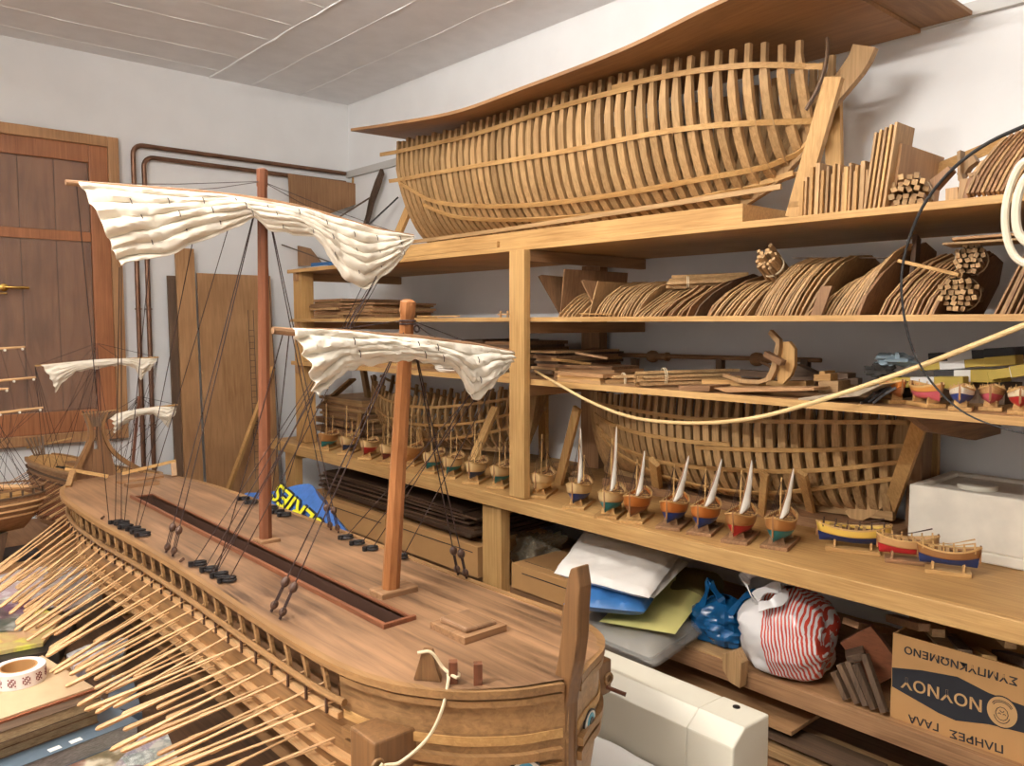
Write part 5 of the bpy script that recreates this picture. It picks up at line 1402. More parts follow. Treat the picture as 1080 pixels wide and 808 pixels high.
pxtube('rattan_cane', 'long pale cane bowed across the front of the third shelf', 'cane', ((564, 391, 2.04), (590, 406, 1.955), (625, 425), (662, 439), (700, 445), (750, 446), (800, 440), (850, 427), (900, 411), (960, 390), (1020, 367), (1110, 331)), 1.90, (.0045, .0062), M['rattan'], 90)
# ============================================================= table under the ships
tb = thing('work_table', 'wide pale wooden table carrying the ship models', 'table', (.5, 2.4, 0))
TX0, TX1, TY0, TY1 = -.42, 1.36, .50, 4.15
MB().box(TX0, TX1, TY0, TY1, TZ - .035, TZ).build('table_top', M['ply_y'], tb, bevel=.003)
for x in (TX0 + .05, TX1 - .05):
    for y in (TY0 + .06, TY1 - .06): MB().box(x - .03, x + .03, y - .03, y + .03, 0, TZ - .035).build('leg', M['pine_z'], tb)
tag(MB().box(.50, .70, 1.02, 2.85, TZ + .0005, TZ + .006).build('dark_board', M['board_dark'], org=(.6, 2, TZ)), 'added dark sheet that darkens the table under the oars of great ship', 'board')  # added sheet, darkens the pale table top below hull and oars
# white casing beside the ship
cs = thing('white_casing', 'long white plastic cover lying next to the great ship', 'cover', (1.25, 1.3, TZ))
pr = [(1.31, TZ), (1.31, .928), (1.232, .930), (1.196, .905), (1.190, TZ)]
MB().prism([V((x, .86, z)) for x, z in pr], (0, 1.05, 0)).build('cover', M['white_plastic'], cs, bevel=.002)
MB().prism([V((x + (.001 if x > 1.25 else -.001) * 1.5, .76, z + (.0015 if z > .8 else 0))) for x, z in pr], (0, .10, 0)).build('end_cap', M['white_plastic'], cs, bevel=.004)
MB().lathe(V((1.288, .815, .930)), [(0, 0), (.007, 0), (.007, .002), (0, .002)], 12).build('screw', M['ring'], cs)
# white quilted cloth in front of it
rows = []
for j in range(34):
    y = lerp(.36, 1.25, j / 33); row = []
    for i in range(26):
        x = lerp(.90, 1.185, i / 25)
        z = TZ + .004 + .004 * abs(math.sin(i * PI / 5)) * abs(math.sin(j * PI / 4)) + .006 * mnoise.noise(V((x * 9, y * 7, 0)))
        if i > 21: z += .045 * ((i - 21) / 4) ** .7 * (1 + .3 * mnoise.noise(V((y * 9, 2, 0))))
        if y < TY0: z -= (TY0 - y) * 1.2
        row.append(V((x, y, max(z, TZ + .002 if y >= TY0 else 0))))
    rows.append(row)
tag(MB().grid(rows).build('quilted_cloth', M['white_cloth'], org=(1.04, .8, TZ), smooth=True, solid=.003), 'white quilted cloth spread on table beside the white casing', 'cloth')
# blue bag with yellow lettering behind the ship
M['bluebag'] = plain('blue_woven_plastic', (62, 108, 178), .35, noise=.2, nscale=60)
M['bagyellow'] = plain('yellow_print', (232, 226, 40), .5)
n_ = V((-.80, .05, .60)).normalized(); p0 = V((1.20, 2.45, .99))
def bp(px, py): return apl(px, py, p0, n_)
outl = [(258, 520), (290, 518), (326, 510), (336, 524), (349, 540), (362, 556), (374, 570), (340, 585), (290, 562), (256, 545)]
pts = [bp(*q) for q in outl]
bag = thing('printed_bag', 'blue woven plastic bag with yellow SERIES lettering behind the ship', 'bag', (1.22, 2.5, TZ))
gp = []
for j in range(13):
    v = j / 12; row = []
    top = spline([pts[0], pts[1], pts[2], pts[3], pts[4], pts[5], pts[6]], 24); bot = spline([pts[9], pts[8], pts[8].lerp(pts[7], .5), pts[7], pts[6] + V((0, 0, -.02))], 24)
    for i in range(24):
        p = top[i].lerp(bot[i], v); row.append(p + n_ * (.004 * mnoise.noise(p * 22)))
    gp.append(row)
back = [[p - n_ * .06 + V((0, 0, -.02)) for p in r] for r in gp]
mb = MB().grid(gp).grid(back); mb.grid([gp[0], back[0]]).grid([gp[-1], back[-1]]).grid([[r[0] for r in gp], [r[0] for r in back]]).grid([[r[-1] for r in gp], [r[-1] for r in back]])
mb.build('bag_sheet', M['bluebag'], bag, smooth=True)
MB().box(1.14, 1.33, 2.0, 2.95, TZ, .90).build('bag_body', M['bluebag'], bag, bevel=.02)
a, b = bp(338, 560), bp(293, 518)
X_ = (b - a).normalized(); Y_ = n_.cross(X_)
def fit_text(name, body, mat, parent, a, b, nrm, height, off=.002, depth=.0006):
    a, b = V(a), V(b); X_ = (b - a).normalized(); Z_ = V(nrm).normalized(); Z_ = (Z_ - X_ * Z_.dot(X_)).normalized(); Y_ = Z_.cross(X_)
    m = Matrix.Identity(4)
    for i, c_ in enumerate((X_, Y_, Z_, (a + b) / 2 + Z_ * off)):
        for r in range(3): m[r][i] = c_[r]
    cu = bpy.data.curves.new('t', 'FONT'); cu.body = body; cu.size = 1
    tmp = bpy.data.objects.new('t', cu); COL.objects.link(tmp); bpy.context.view_layer.update()
    w0, h0 = tmp.dimensions.x, tmp.dimensions.y
    bpy.data.objects.remove(tmp); bpy.data.curves.remove(cu)
    sz = height / max(h0, .01)
    return text_mesh(name, body, mat, parent, m, sz, depth, 1.0, (b - a).length / max(w0 * sz, 1e-6))
o = fit_text('lettering_shadow', 'SERIES', M['ink'], bag, a + Y_ * -.006 + X_ * -.004, b + Y_ * -.006 - X_ * .004, n_, .062, .007)
o = fit_text('lettering', 'SERIES', M['bagyellow'], bag, a, b, n_, .060, .010)
# --- magazines at the left
def magmat(name, c1, c2, c3, scale=9):
    m, nt, bs = newmat(name); tc = nt.nodes.new('ShaderNodeTexCoord'); vz = nt.nodes.new('ShaderNodeTexVoronoi'); vz.inputs['Scale'].default_value = scale; vz.distance = 'CHEBYCHEV'
    nz = nt.nodes.new('ShaderNodeTexNoise'); nz.inputs['Scale'].default_value = scale * 2.5; nz.inputs['Detail'].default_value = 6
    r = nt.nodes.new('ShaderNodeValToRGB'); r.color_ramp.elements[0].color = lin(c1); r.color_ramp.elements[1].color = lin(c2); r.color_ramp.elements.new(.5).color = lin(c3)
    r.color_ramp.elements[0].position = .35; r.color_ramp.elements[-1].position = .65
    mx = nt.nodes.new('ShaderNodeMix'); mx.data_type = 'RGBA'; mx.inputs['Factor'].default_value = .07
    nt.links.new(tc.outputs['Object'], nz.inputs['Vector']); nt.links.new(tc.outputs['Object'], vz.inputs['Vector']); nt.links.new(nz.outputs['Fac'], r.inputs['Fac'])
    nt.links.new(r.outputs['Color'], mx.inputs[6]); nt.links.new(vz.outputs['Color'], mx.inputs[7]); nt.links.new(mx.outputs[2], bs.inputs['Base Color']); bs.inputs['Roughness'].default_value = .35
    return m
M['pages'] = wood('page_edges', (196, 176, 138), (132, 108, 78), 'x', across=420, along=3, vary=.05)
M['pages_grey'] = wood('grey_page_edges', (176, 174, 170), (120, 116, 112), 'x', across=500, along=3, vary=.05)
def mag(name, lab, cat, corner, wx, wy, z0, th, rot, cover, pages, band=None, marks=None):
    """a book lying flat; corner = its right near corner on the table plan."""
    t = thing(name, lab, cat, (corner[0], corner[1], z0), None)
    X_ = V((-math.cos(rot), -math.sin(rot), 0)); Y_ = V((-math.sin(rot), math.cos(rot), 0)) ; c0 = V((corner[0], corner[1], z0))
    def bx(u0, u1, v0, v1, a, b): 
        return MB().obox(c0 + X_ * (u0 + u1) / 2 + Y_ * (v0 + v1) / 2 + V((0, 0, (a + b) / 2)), X_ * (u1 - u0) / 2, Y_ * (v1 - v0) / 2, (0, 0, (b - a) / 2))
    bx(.002, wx - .002, .002, wy - .002, .0012, th - .0012).build('pages', pages, t)
    cv = bx(0, wx, 0, wy, th - .0012, th); cv.f += []; o = cv.build('front_cover', cover, t)
    bx(0, wx, 0, wy, 0, .0012).build('back_cover', cover, t)
    if band: bx(0, wx, -.0008, .0, th * .5, th).build('spine', band, t)
    return t, (lambda u, v: c0 + X_ * u + Y_ * v + V((0, 0, th))), X_, Y_
R_ = .17
c1 = magmat('photo_cover_brown', (74, 52, 42), (206, 190, 170), (120, 92, 74)); c2 = plain('slate_cover', (92, 106, 118), .4); c3 = plain('tan_card', (206, 176, 138), .6, noise=.05)
mag('magazine', 'magazine with brown photo cover at the bottom of the pile', 'magazine', az(172, 800, .775)[:2], .40, .30, TZ, .012, R_, c1, M['pages_grey'])
m2, at2, X2, Y2 = mag('magazine', 'thick slate grey magazine near the bottom of the pile', 'magazine', az(146, 764, .80)[:2], .46, .32, .7725, .036, R_, c2, M['pages_grey'])
for u in (.12, .16, .26, .29): 
    p = at2(u, .016); MB().obox(p + V((0, 0, .0006)), X2 * .011, Y2 * .007, (0, 0, .0005)).build('cover_mark', M['white_cloth'], m2)
z = .809
for i, (px, py, th, cv, pg, nm) in enumerate(((104, 757, .020, 'brown_x', 'pages', 'lowest old book with brown page edges in the pile'), (106, 748, .018, 'brown_x', 'pages', 'middle old book with worn yellowed edges in the pile'), (108, 740, .022, 'dark_x', 'pages', 'upper old book with dark brown cover in the pile'))):
    cp = az(px, py, z + th * .5); mag('book', nm, 'book', cp[:2], .40 - .01 * i, .26, z, th, R_, M[cv], M[pg]); z += th + .0005
cp = az(101, 727, z + .004); mag('magazine', 'orange-edged magazine under the pale card', 'magazine', cp[:2], .40, .27, z, .004, R_, plain('rust_cover', (150, 88, 58), .45), M['pages']); z += .0046
cp = az(99, 725, z + .002); t, atc, Xc, Yc = mag('card_sheet', 'pale tan card sheet topmost on the book pile', 'card', cp[:2], .40, .26, z, .003, R_, c3, M['pages']); z += .0035
# roll of printed tape
c_ = az(20, 718, z); tp = thing('tape_roll', 'roll of white tape with dark red print on the book pile', 'tape', (c_.x, c_.y, z))
MB().lathe(V((c_.x, c_.y, z)), [(.036, 0), (.052, 0), (.052, .032), (.036, .032), (.036, 0)], 40).build('tape', plain('white_tape', (236, 226, 222), .45), tp, smooth=True)
MB().lathe(V((c_.x, c_.y, z)), [(.0325, .001), (.0362, .001), (.0362, .0325), (.0325, .0325), (.0325, .001)], 40).build('tape_core', M['cardboard'], tp, smooth=True)
M['redprint'] = plain('dark_red_print', (120, 46, 54), .5)
for k in range(12):
    th = 2 * PI * k / 12 + .1; e = V((math.cos(th), math.sin(th), 0)); tt = V((-e.y, e.x, 0)); c0 = V((c_.x, c_.y, z + .016)) + e * .0522
    pm_ = MB()
    for u in range(-2, 3):
        for v in range(-2, 3):
            if (u * u + v * v) in (1, 2, 4, 8, 5) and (u + 2 * v) % 3: pm_.obox(c0 + tt * (.0032 * u) + V((0, 0, .0036 * v)) - e * (.0009 * u * u * .12), tt * .0012, e * .0004, V((0, 0, .0014)))
    pm_.build('printed_motif', M['redprint'], tp)
# loose papers farther back
mg = magmat
def flat(name, lab, cat, q, z, th, mat, marks=()):
    pts = [az(px, py, z) for px, py in q]; lo = [V((p.x, p.y, z - th)) for p in pts]
    return tag(MB().prism(lo, (0, 0, th)).build(name, mat, org=(pts[0].x, pts[0].y, z - th)), lab, cat)
flat('magazine', 'dark magazine with a light title strip behind the tape', 'magazine', ((-40, 705), (62, 685), (80, 655), (60, 640), (-40, 660)), .80, .038, plain('black_cover', (40, 38, 38), .35))
flat('magazine', 'magazine with yellow and tan cover left of the oars', 'magazine', ((-45, 696), (45, 678), (66, 650), (40, 640), (-45, 655)), .812, .010, mg('yellow_cover', (214, 190, 120), (240, 228, 90), (206, 168, 110)))
flat('newspaper', 'newspaper with dark photo beside the yellow magazine', 'newspaper', ((-45, 668), (22, 664), (44, 632), (-45, 634)), .818, .004, mg('dark_photo', (60, 46, 44), (190, 180, 176), (110, 92, 88)))
flat('newspaper', 'pinkish white newspaper under the blades of far oars', 'newspaper', ((-30, 640), (60, 648), (108, 626), (96, 598), (30, 598), (-30, 615)), .79, .028, mg('pink_paper', (222, 200, 196), (240, 236, 232), (196, 176, 170), 14))
flat('newspaper', 'grey printed sheet between the pile and the hull', 'newspaper', ((80, 706), (130, 690), (135, 672), (92, 680), (70, 690)), .80, .02, mg('grey_print', (150, 160, 172), (232, 232, 230), (196, 198, 202), 20))
flat('newspaper', 'pale printed sheet under near oars right of the slate magazine', 'newspaper', ((120, 808), (190, 806), (176, 772), (150, 775)), .772, .010, mg('pale_print', (214, 206, 196), (238, 236, 232), (150, 150, 150), 20))
flat('magazine', 'dark slate folder under oars beside the book pile', 'magazine', ((112, 745), (150, 752), (140, 715), (118, 712)), .79, .028, plain('slate_folder', (88, 100, 112), .4))
tag(MB().box(.50, .66, 3.42, 3.56, TZ + .0005, TZ + .03).build('shade_box', M['blackcard'], org=(.58, 3.5, TZ), bevel=.004), 'added black box standing in for shadow on the table beside the ship pedestal', 'shade box')  # black box added in place of the shadow beside the pedestal

# ============================================================= things on the shelf below the bench
LS = LZ + .0012
def soft(top4, z0, amp, seed, p=6, nu=26, nv=22, bulge=.0):
    """a folded soft slab: four top corners (any heights) and a bottom height."""
    A, B_, C_, D_ = [V(q) for q in top4]; c0 = (A + B_ + C_ + D_) / 4
    rows_t, rows_b = [], []
    for j in range(nv + 1):
        v = j / nv; rt = []; rb = []
        for i in range(nu + 1):
            u = i / nu
            q = A.lerp(B_, u).lerp(D_.lerp(C_, u), v)
            e = (1 - abs(2 * u - 1) ** p) * (1 - abs(2 * v - 1) ** p)
            e = max(0, e) ** .5
            nn = mnoise.fractal(q * 9 + V((seed, 0, 0)), .8, 2.1, 4) * amp
            h = q.z - z0
            ed = q - c0; ed.z = 0
            rt.append(V((q.x, q.y, z0 + h * (.5 + .5 * e))) + V((0, 0, nn * (.3 + .7 * e))) + ed * (.05 * nn / max(amp, 1e-4) * .4))
            rb.append(V((q.x, q.y, z0 + h * .5 * (1 - e))))
        rows_t.append(rt); rows_b.append(rb)
    mb = MB().grid(rows_t).grid(rows_b)
    for a_, b_ in ((rows_t[0], rows_b[0]), (rows_t[-1], rows_b[-1]), ([r[0] for r in rows_t], [r[0] for r in rows_b]), ([r[-1] for r in rows_t], [r[-1] for r in rows_b])): mb.grid([a_, b_])
    return mb
def softo(name, lab, cat, q, z0, mat, amp=.006, seed=1, p=6, sub=0, **k):
    pts = [az(px, py, z) for px, py, z in q]
    o = soft(pts, z0, amp, seed, p).build(name, mat, org=((pts[0].x + pts[2].x) / 2, (pts[0].y + pts[2].y) / 2, z0), smooth=True, **k)
    return tag(o, lab, cat), pts
softo('grey_fabric', 'grey folded fabric inside the clear plastic wrap', 'fabric', ((606, 652, .715), (686, 684, .715), (736, 650, .715), (660, 612, .715)), LS + .004, plain('grey_fabric', (150, 142, 130), .9), .004, 3)
softo('plastic_wrap', 'clear plastic wrap around the grey fabric at the bottom', 'plastic wrap', ((598, 650, .728), (690, 688, .728), (745, 652, .728), (664, 606, .728)), LS, M['clear'], .012, 5)
softo('yellow_cloth', 'pale yellow cloth folded under the blue bundle', 'cloth', ((632, 652, .752), (712, 665, .752), (752, 612, .752), (690, 598, .752)), .730, plain('pale_yellow_cloth', (228, 218, 138), .85), .006, 8)
softo('blue_bundle', 'blue plastic bundle between white cloth and yellow cloth', 'bundle', ((594, 628, .828), (680, 636, .828), (704, 602, .828), (622, 592, .828)), .772, plain('blue_plastic', (58, 112, 172), .3, noise=.25, nscale=14), .012, 12)
softo('white_cloth', 'folded white cloth on top of the soft stack', 'cloth', ((584, 598, .872), (684, 624, .872), (719, 578, .872), (616, 556, .872)), .832, M['white_cloth'], .013, 17, 8)
wc = [o for o in bpy.data.objects if o.name == 'white_cloth'][0]; ORG[wc.name] = V(wc.location)
pts = [az(px, py, z) for px, py, z in ((600, 606, .842), (690, 627, .842), (726, 590, .842), (640, 560, .842))]
soft(pts, .818, .006, 31, 8).build('under_fold', M['white_cloth'], wc, smooth=True)
softo('olive_cloth', 'olive green cloth behind the yellow cloth', 'cloth', ((700, 620, .762), (745, 626, .762), (765, 600, .762), (715, 592, .762)), LS, plain('olive_cloth', (116, 106, 60), .9), .006, 21)
# blue carrier bag
def carrier(name, lab, c, rx, ry, h, mat, seed, handles, hmat, amp=.22, ztop=.35, rot=0):
    t = thing(name, lab, 'bag', c)
    rows = []; c = V(c); nz_, nn = 26, 44
    for j in range(nz_ + 1):
        v = j / nz_; row = []
        prof = (1 - (2 * abs(v - .42)) ** 2.6 * .5) if v < .9 else .52 - (v - .9) * 3.2
        if v < .06: prof *= .75 + v * 4.1
        for i in range(nn):
            a = 2 * PI * i / nn
            sq = 1 / (abs(math.cos(a)) ** 3 + abs(math.sin(a)) ** 3) ** (1 / 3)
            k = 1 + amp * mnoise.fractal(V((math.cos(a) * 1.7, math.sin(a) * 1.7, v * 2.6 + seed)), .75, 2.2, 5) + amp * .35 * math.sin(a * 9 + 5 * mnoise.noise(V((a, v * 3, seed)))) * v ** 2
            x, y = math.cos(a) * rx * prof * k * sq, math.sin(a) * ry * prof * k * sq
            row.append(c + V((x * math.cos(rot) - y * math.sin(rot), x * math.sin(rot) + y * math.cos(rot), v * h * (1 + .06 * mnoise.noise(V((math.cos(a), math.sin(a), seed)))))))
        rows.append(row)
    MB().grid(rows, closed_v=True).add(rows[0], [tuple(range(nn))]).build('bag_body', mat, t, smooth=True, solid=.0012)
    for pts, w in handles:
        sp = spline(pts, 22); sd = [V((math.sin(i * .4) * .5, .6, .4)) for i in range(22)]
        MB().sweep(sp, [w * (1 + .2 * math.sin(i)) for i in range(22)], .003, sd).build('handle', hmat, t, smooth=True)
    return t
M['bluepoly'] = plain('blue_polythene', (24, 92, 146), .22, noise=.35, nscale=16, Alpha=.93)
cb_ = az(762, 682, LS); cb_ = V((2.14, ax(764, 660, 2.14).y, LS))
P1, P2, P3, P4 = ax(740, 640, 2.08), ax(748, 613, 2.1), ax(752, 618, 2.14), ax(775, 645, 2.12)
carrier('carrier_bag', 'crumpled blue carrier bag standing on the shelf below the bench', cb_, .09, .092, .145, M['bluepoly'], 3.1,
        [([P1, ax(745, 626, 2.09), P2, ax(753, 622, 2.1), ax(762, 634, 2.1), P4 + V((0, 0, -.02))], .022), ([ax(770, 648, 2.08), ax(785, 630, 2.10), ax(800, 624, 2.14), ax(803, 632, 2.16), ax(790, 648, 2.1), ax(780, 655, 2.08)], .02)], M['bluepoly'], .28)
# white and red striped bag
m, nt, bs = newmat('striped_polythene'); L = nt.links.new
tc = nt.nodes.new('ShaderNodeTexCoord'); sx = nt.nodes.new('ShaderNodeSeparateXYZ'); L(tc.outputs['Object'], sx.inputs[0])
def mth(op, a, b=None):
    n = nt.nodes.new('ShaderNodeMath'); n.operation = op
    for k, s_ in enumerate((a, b)):
        if s_ is None: continue
        if isinstance(s_, (int, float)): n.inputs[k].default_value = s_
        else: L(s_, n.inputs[k])
    return n.outputs[0]
nz = nt.nodes.new('ShaderNodeTexNoise'); nz.inputs['Scale'].default_value = 12; L(tc.outputs['Object'], nz.inputs['Vector'])
ycoord = mth('ADD', mth('ADD', sx.outputs['Y'], mth('MULTIPLY', nz.outputs['Fac'], .008)), mth('MULTIPLY', sx.outputs['Z'], -.22))
st = mth('GREATER_THAN', mth('SINE', mth('MULTIPLY', ycoord, 2 * PI / .0100)), .0)
inb = mth('LESS_THAN', ycoord, -.002); nz2 = nt.nodes.new('ShaderNodeTexNoise'); nz2.inputs['Scale'].default_value = 7; nz2.inputs['Detail'].default_value = 1; L(tc.outputs['Object'], nz2.inputs['Vector']); gap = mth('LESS_THAN', nz2.outputs['Fac'], .62)
fac = mth('MULTIPLY', mth('MULTIPLY', st, inb), gap)
mx = nt.nodes.new('ShaderNodeMix'); mx.data_type = 'RGBA'; mx.inputs[6].default_value = lin((232, 228, 226)); mx.inputs[7].default_value = lin((206, 74, 54)); L(fac, mx.inputs[0]); L(mx.outputs[2], bs.inputs['Base Color'])
bs.inputs['Roughness'].default_value = .28
M['striped'] = m
M['whitepoly'] = plain('white_polythene', (232, 228, 226), .25)
cr_ = V((2.10, ax(832, 670, 2.10).y, LS))
h1 = [ax(798, 640, 2.02), ax(788, 618, 2.02), ax(786, 608, 2.05), ax(797, 604, 2.06), ax(815, 604, 2.08), ax(832, 612, 2.06)]
h2 = [ax(796, 630, 2.0), ax(808, 622, 2.0), ax(822, 620, 2.02), ax(828, 626, 2.02), ax(816, 636, 1.99), ax(800, 640, 1.98)]
carrier('carrier_bag', 'white carrier bag with red stripes, full, on shelf below bench', cr_, .12, .125, .245, M['striped'], 9.7, [(h1, .03), (h2, .028)], M['whitepoly'], .16)
# tulle in the corner behind the bench leg
o = crumple(ax(568, 580, 2.2), .075, 4.2, 1.3, 1.1, .8, .8, 40, 24).build('tulle_net', M['tulle'], org=ax(568, 580, 2.2), smooth=True, solid=.001)
tag(o, 'crumpled beige tulle net right of the bench leg', 'net')
# long flat boxes and boards under the bench
def flatbox(lab, x0, x1, y0, y1, z0, z1):
    t = thing('flat_carton', lab, 'carton', ((x0 + x1) / 2, (y0 + y1) / 2, z0), 'flat cartons below the bench')
    MB().box(x0, x1, y0, y1, z0, z1).build('carton', M['cardboard'], t, bevel=.002)
    MB().box(x0 - .0015, x0 - .0002, y0 + .03, y1 - .06, z1 - .028, z1 - .025).build('flap_slit', M['ink'], t)
    MB().box(x0 + .05, x0 + .052, y0 + .02, y1 - .02, z1, z1 + .001).build('tape_seam', M['ink'], t)
flatbox('long flat carton left of the bench leg, nearer half', 1.955, 2.34, 2.40, 3.05, LS, .775)
flatbox('long flat carton left of the bench leg, farther half', 1.955, 2.34, 3.06, 3.85, LS, .768)
flatbox('flat carton right of the bench leg under the tulle', 1.985, 2.36, 1.82, 2.235, LS, .745)
z = .776
for i in range(11):
    t_ = random.uniform(.006, .012)
    o = MB().obox(V((2.22 + random.uniform(-.03, .05), 3.08 + random.uniform(-.05, .05), z + t_ / 2)), (.22, .01, 0), (.0 + random.uniform(-.02, .02), random.uniform(.5, .68), 0), (0, 0, t_ / 2)).build('dark_board', M['board_dark'], org=(2.25, 3.1, z))
    tag(o, '%s board from the bottom in the dark stack under the bench' % ORD[i], 'board', 'dark boards under the bench'); z += t_ + .002
# offcuts right of the striped bag
def blk(lab, a, b, w, th, mat, up=(0, 0, 1), g='offcuts on the shelf below the bench'):
    return plank('wood_offcut', lab, 'offcut', a, b, w, th, mat, g, up)
xo = 2.03
for i, (a_, b_) in enumerate((((886, 700), (905, 748)), ((895, 697), (914, 751)), ((903, 700), (922, 756)), ((912, 690), (933, 752)), ((880, 708), (893, 740)))):
    A_, B_ = ax(*a_, xo + .02 * (i % 2)), ax(*b_, xo); B_.z = max(B_.z, LS + .009)
    blk('%s from left of the weathered sticks leaning beside the milk carton' % ORD[i], B_, A_, .02, .015, M['dark_z'], (0, 1, 0), 'weathered sticks beside the carton')
blk('reddish board with pale end grain standing left of the milk carton', ax(903, 668, 2.12), ax(938, 715, 2.14), .022, .10, M['red_y'], (0, 0, 1))
blk('brown board lying over the reddish board, left of the carton', ax(897, 657, 2.12), ax(940, 664, 2.3), .05, .018, M['brown_y'])
blk('weathered block over the sticks beside the carton', ax(893, 693, 2.06), ax(912, 688, 2.08), .05, .02, M['dark_y'])
tag(MB().prism([ax(*q, 1.955) for q in ((762, 690), (775, 686), (782, 700), (780, 726), (770, 720), (762, 706))], (.035, .0, 0)).build('wood_offcut', M['tmpl_z'], org=ax(775, 705, 2.0), bevel=.001), 'pointed pale offcut jutting out between the two carrier bags', 'offcut')
stack('row of thin slats lying below the carrier bags', 1.995, 2.42, ax(775, 700, 2.0).y, ax(690, 690, 2.0).y, LS - .0006, 1, .006, ('tmpl_y',), 'slats', jit=.002)
# evaporated milk carton
mbx = thing('milk_carton', 'brown cardboard carton lettered in Greek, upside down, full of offcuts', 'carton', (2.2, .6, LS))
cx0, cy1 = 2.035, ax(940, 720, 2.035).y; cz1 = ax(941, 667, 2.035).z; cy0 = cy1 - .46; cx1 = cx0 + .34
k_ = MB(); w_ = .004
k_.box(cx0, cx0 + w_, cy0, cy1, LS, cz1); k_.box(cx1 - w_, cx1, cy0, cy1, LS, cz1 - .004); k_.box(cx0 + w_, cx1 - w_, cy1 - w_, cy1, LS, cz1 - .002); k_.box(cx0 + w_, cx1 - w_, cy0, cy0 + w_, LS, cz1 - .003); k_.box(cx0 + w_, cx1 - w_, cy0 + w_, cy1 - w_, LS, LS + w_)
k_.build('carton_walls', M['cardboard'], mbx)
xp = cx0 - .0006
def cp_(px, py): return ax(px, py, xp)
M['cardprint'] = plain('printed_tan', (190, 148, 98), .7)
band = [(941, 704), (972, 707), (1010, 714), (1043, 731), (1100, 752), (1100, 778), (1043, 764), (1008, 760), (990, 752), (941, 724)]
MB().prism([cp_(*q) for q in band], (-.0005, 0, 0)).build('printed_band', M['ink'], mbx)
fit_text('carton_lettering', 'ΣΥΜΠΥΚΝΩΜΕΝΟ', M['ink'], mbx, cp_(1073, 719), cp_(954, 684.5), (-1, 0, 0), .019, .0003)
fit_text('carton_lettering', 'ΝΟΥΝΟΥ', M['cardprint'], mbx, cp_(1036, 744), cp_(951, 718), (-1, 0, 0), .029, .0009)
fit_text('carton_lettering', 'ΠΛΗΡΕΣ', M['ink'], mbx, cp_(1058, 790), cp_(1002, 773), (-1, 0, 0), .019, .0003)
fit_text('carton_lettering', 'ΓΑΛΑ', M['ink'], mbx, cp_(990, 767), cp_(958.5, 757), (-1, 0, 0), .019, .0003)
oc = cp_(1057, 751)
def oval(r, off, mat, name, kz=1.12, c0=oc): MB().prism([c0 + V((-off, r * math.cos(2*PI*k/32), r * kz * math.sin(2*PI*k/32))) for k in range(32)], (-.0003, 0, 0)).build(name, mat, mbx)
oval(.034, .0008, M['ink'], 'emblem_ring'); oval(.0315, .0012, M['cardprint'], 'emblem_ground')
ln = MB()
def arc(cy, cz, r, a0, a1, rz=1): ln.tube([oc + V((-.0018, cy + r * math.cos(lerp(a0, a1, k / 10)), cz + r * rz * math.sin(lerp(a0, a1, k / 10)))) for k in range(11)], .0008, 4)
arc(0, -.004, .013, 0, 2 * PI, 1.2); arc(.0, .008, .019, .3, PI - .3, .8); arc(0, .012, .021, .2, PI - .2, .7); arc(-.005, -.006, .0025, 0, PI); arc(.005, -.006, .0025, 0, PI); arc(0, .004, .004, PI, 2 * PI); arc(0, -.004, .017, PI * 1.1, PI * 1.9, 1.3)
ln.build('emblem_lines', M['ink'], mbx)
for i, (a_, b_, w2_, th_, mt_, l) in enumerate((((985, 664), (1010, 690), .06, .006, 'tmpl_y', 'wide grey card-thin board'), ((1002, 672), (1018, 690), .03, .02, 'dark_y', 'dark stick with a worn end'), ((1040, 655), (1066, 680), .025, .02, 'tmpl_y', 'slanting square stick'), ((1028, 686), (1044, 696), .03, .02, 'pine_y', 'pale square stub'), ((940, 652), (975, 662), .03, .02, 'brown_y', 'brown rounded stick'), ((965, 648), (990, 668), .03, .02, 'tmpl_y', 'tapering stick'), ((1055, 690), (1090, 700), .04, .02, 'dark_y', 'short dark block'))):
    A_, B_ = ax(*a_, 2.22), ax(*b_, 2.06)
    blk(l + ' sticking out of the milk carton', A_, B_, w2_, th_, M[mt_], g='offcuts in the milk carton')
# planks on the lowest shelf
for i, (a_, b_, w2_, th_, mt_, l, x) in enumerate((((612, 690), (850, 775), .10, .012, 'ply_y', 'pale grey-brown board', 2.06), ((640, 700), (930, 800), .05, .02, 'dark_y', 'dark narrow board', 2.03), ((750, 745), (1000, 830), .12, .02, 'tmpl_y', 'yellowish wide board', 2.06), ((815, 778), (900, 806), .06, .03, 'brown_y', 'brown thick board', 2.0), ((830, 800), (960, 850), .08, .03, 'pine_y', 'pale thick board', 2.03))):
    A_, B_ = ax(*a_, x), ax(*b_, x)
    zz = .326 + .035 * (5 - i) + .03; A_.z = B_.z = zz; A_.y = min(A_.y, 3.2)
    plank('stored_board', l + ' stored lengthwise below the lower shelf', 'board', A_, B_, w2_ * 1.6, th_, M[mt_], 'boards stored below the lower shelf')
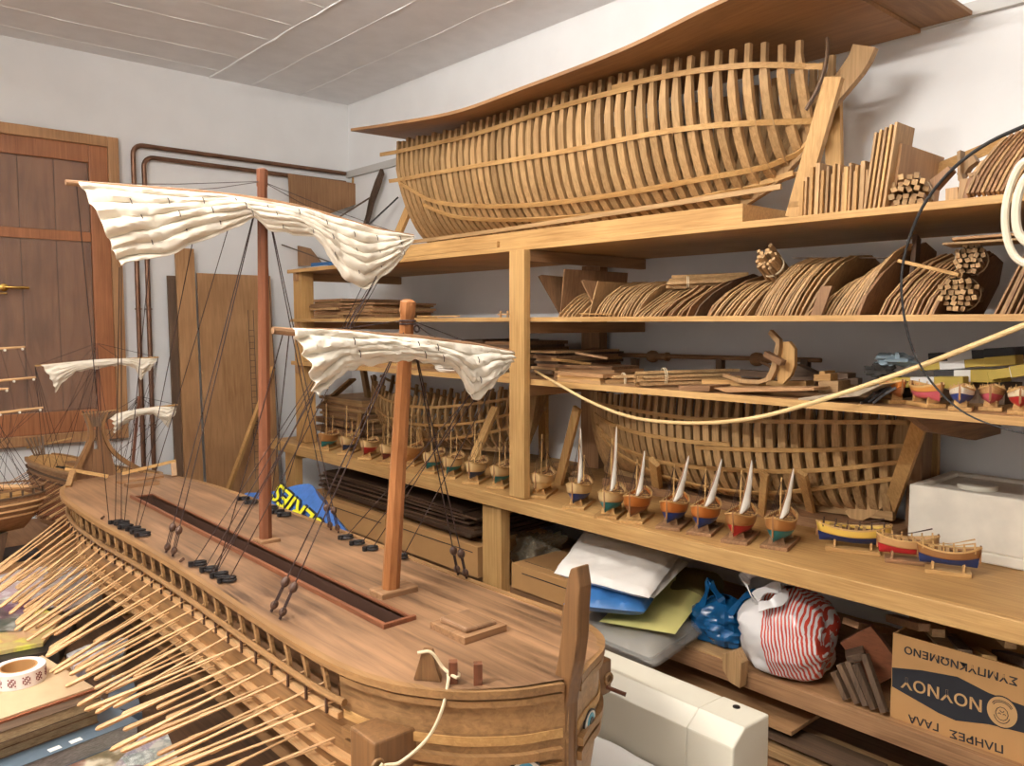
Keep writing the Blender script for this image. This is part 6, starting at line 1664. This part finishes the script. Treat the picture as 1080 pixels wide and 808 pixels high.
# ============================================================= lamps, sky and camera
def tube_lamp(name, lab, x, y, power, ln=1.2, col=(1, .95, .885), zl=2.86):
    t = thing(name, lab, 'lamp', (x, y, zl))
    MB().box(x - .014, x + .014, y - ln/2 - .03, y + ln/2 + .03, zl + .05, zl + .085).build('lamp_housing', M['white_plastic'], t)
    rods = MB()
    for q in (-.45, .45): MB().tube([V((x, y + q * ln, zl + .085)), V((x, y + q * ln, ZC))], .005, 6).build('hanger', M['white_plastic'], t)
    r = .014
    m, nt, b = newmat('tube_glow'); b.inputs['Emission Color'].default_value = col + (1,); b.inputs['Emission Strength'].default_value = power / (PI * 2 * PI * r * ln)
    MB().tube([(x, y - ln/2, zl), (x, y + ln/2, zl)], r, 10).build('lamp_tube', m, t, smooth=True)
    for q in (-1, 1): MB().box(x - .018, x + .018, y + q * (ln/2 + .014) - .012, y + q * (ln/2 + .014) + .012, zl - .018, zl + .05).build('lamp_holder', M['white_plastic'], t)
    return t
tube_lamp('ceiling_lamp', 'hanging white tube lamp over the masts of the great ship', .90, 2.35, 37)
tube_lamp('ceiling_lamp', 'hanging white tube lamp over the bow of the great ship', .90, .80, 29)
tube_lamp('ceiling_lamp', 'hanging white tube lamp on the window side of the room', -.60, 1.25, 186, col=(1, .962, .905), zl=2.72)
w = bpy.data.worlds.new('room'); bpy.context.scene.world = w; w.use_nodes = True
w.node_tree.nodes['Background'].inputs['Color'].default_value = (1, .97, .94, 1); w.node_tree.nodes['Background'].inputs['Strength'].default_value = .3
cd = bpy.data.cameras.new('camera'); cam = bpy.data.objects.new('camera', cd); COL.objects.link(cam)
cd.sensor_width = 36; cd.lens = F / 1080 * 36; cd.clip_start = .02
rot = Matrix((RGT, UPV, -FWD)).transposed()
cam.matrix_world = Matrix.Translation(EYE) @ rot.to_4x4()
sc = bpy.context.scene; sc.camera = cam
sc.view_settings.view_transform = 'Standard'; sc.view_settings.look = 'None'; sc.view_settings.gamma = 1; sc.view_settings.use_curve_mapping = False
sc.view_settings.exposure = -0.3
sc.cycles.max_bounces = 8
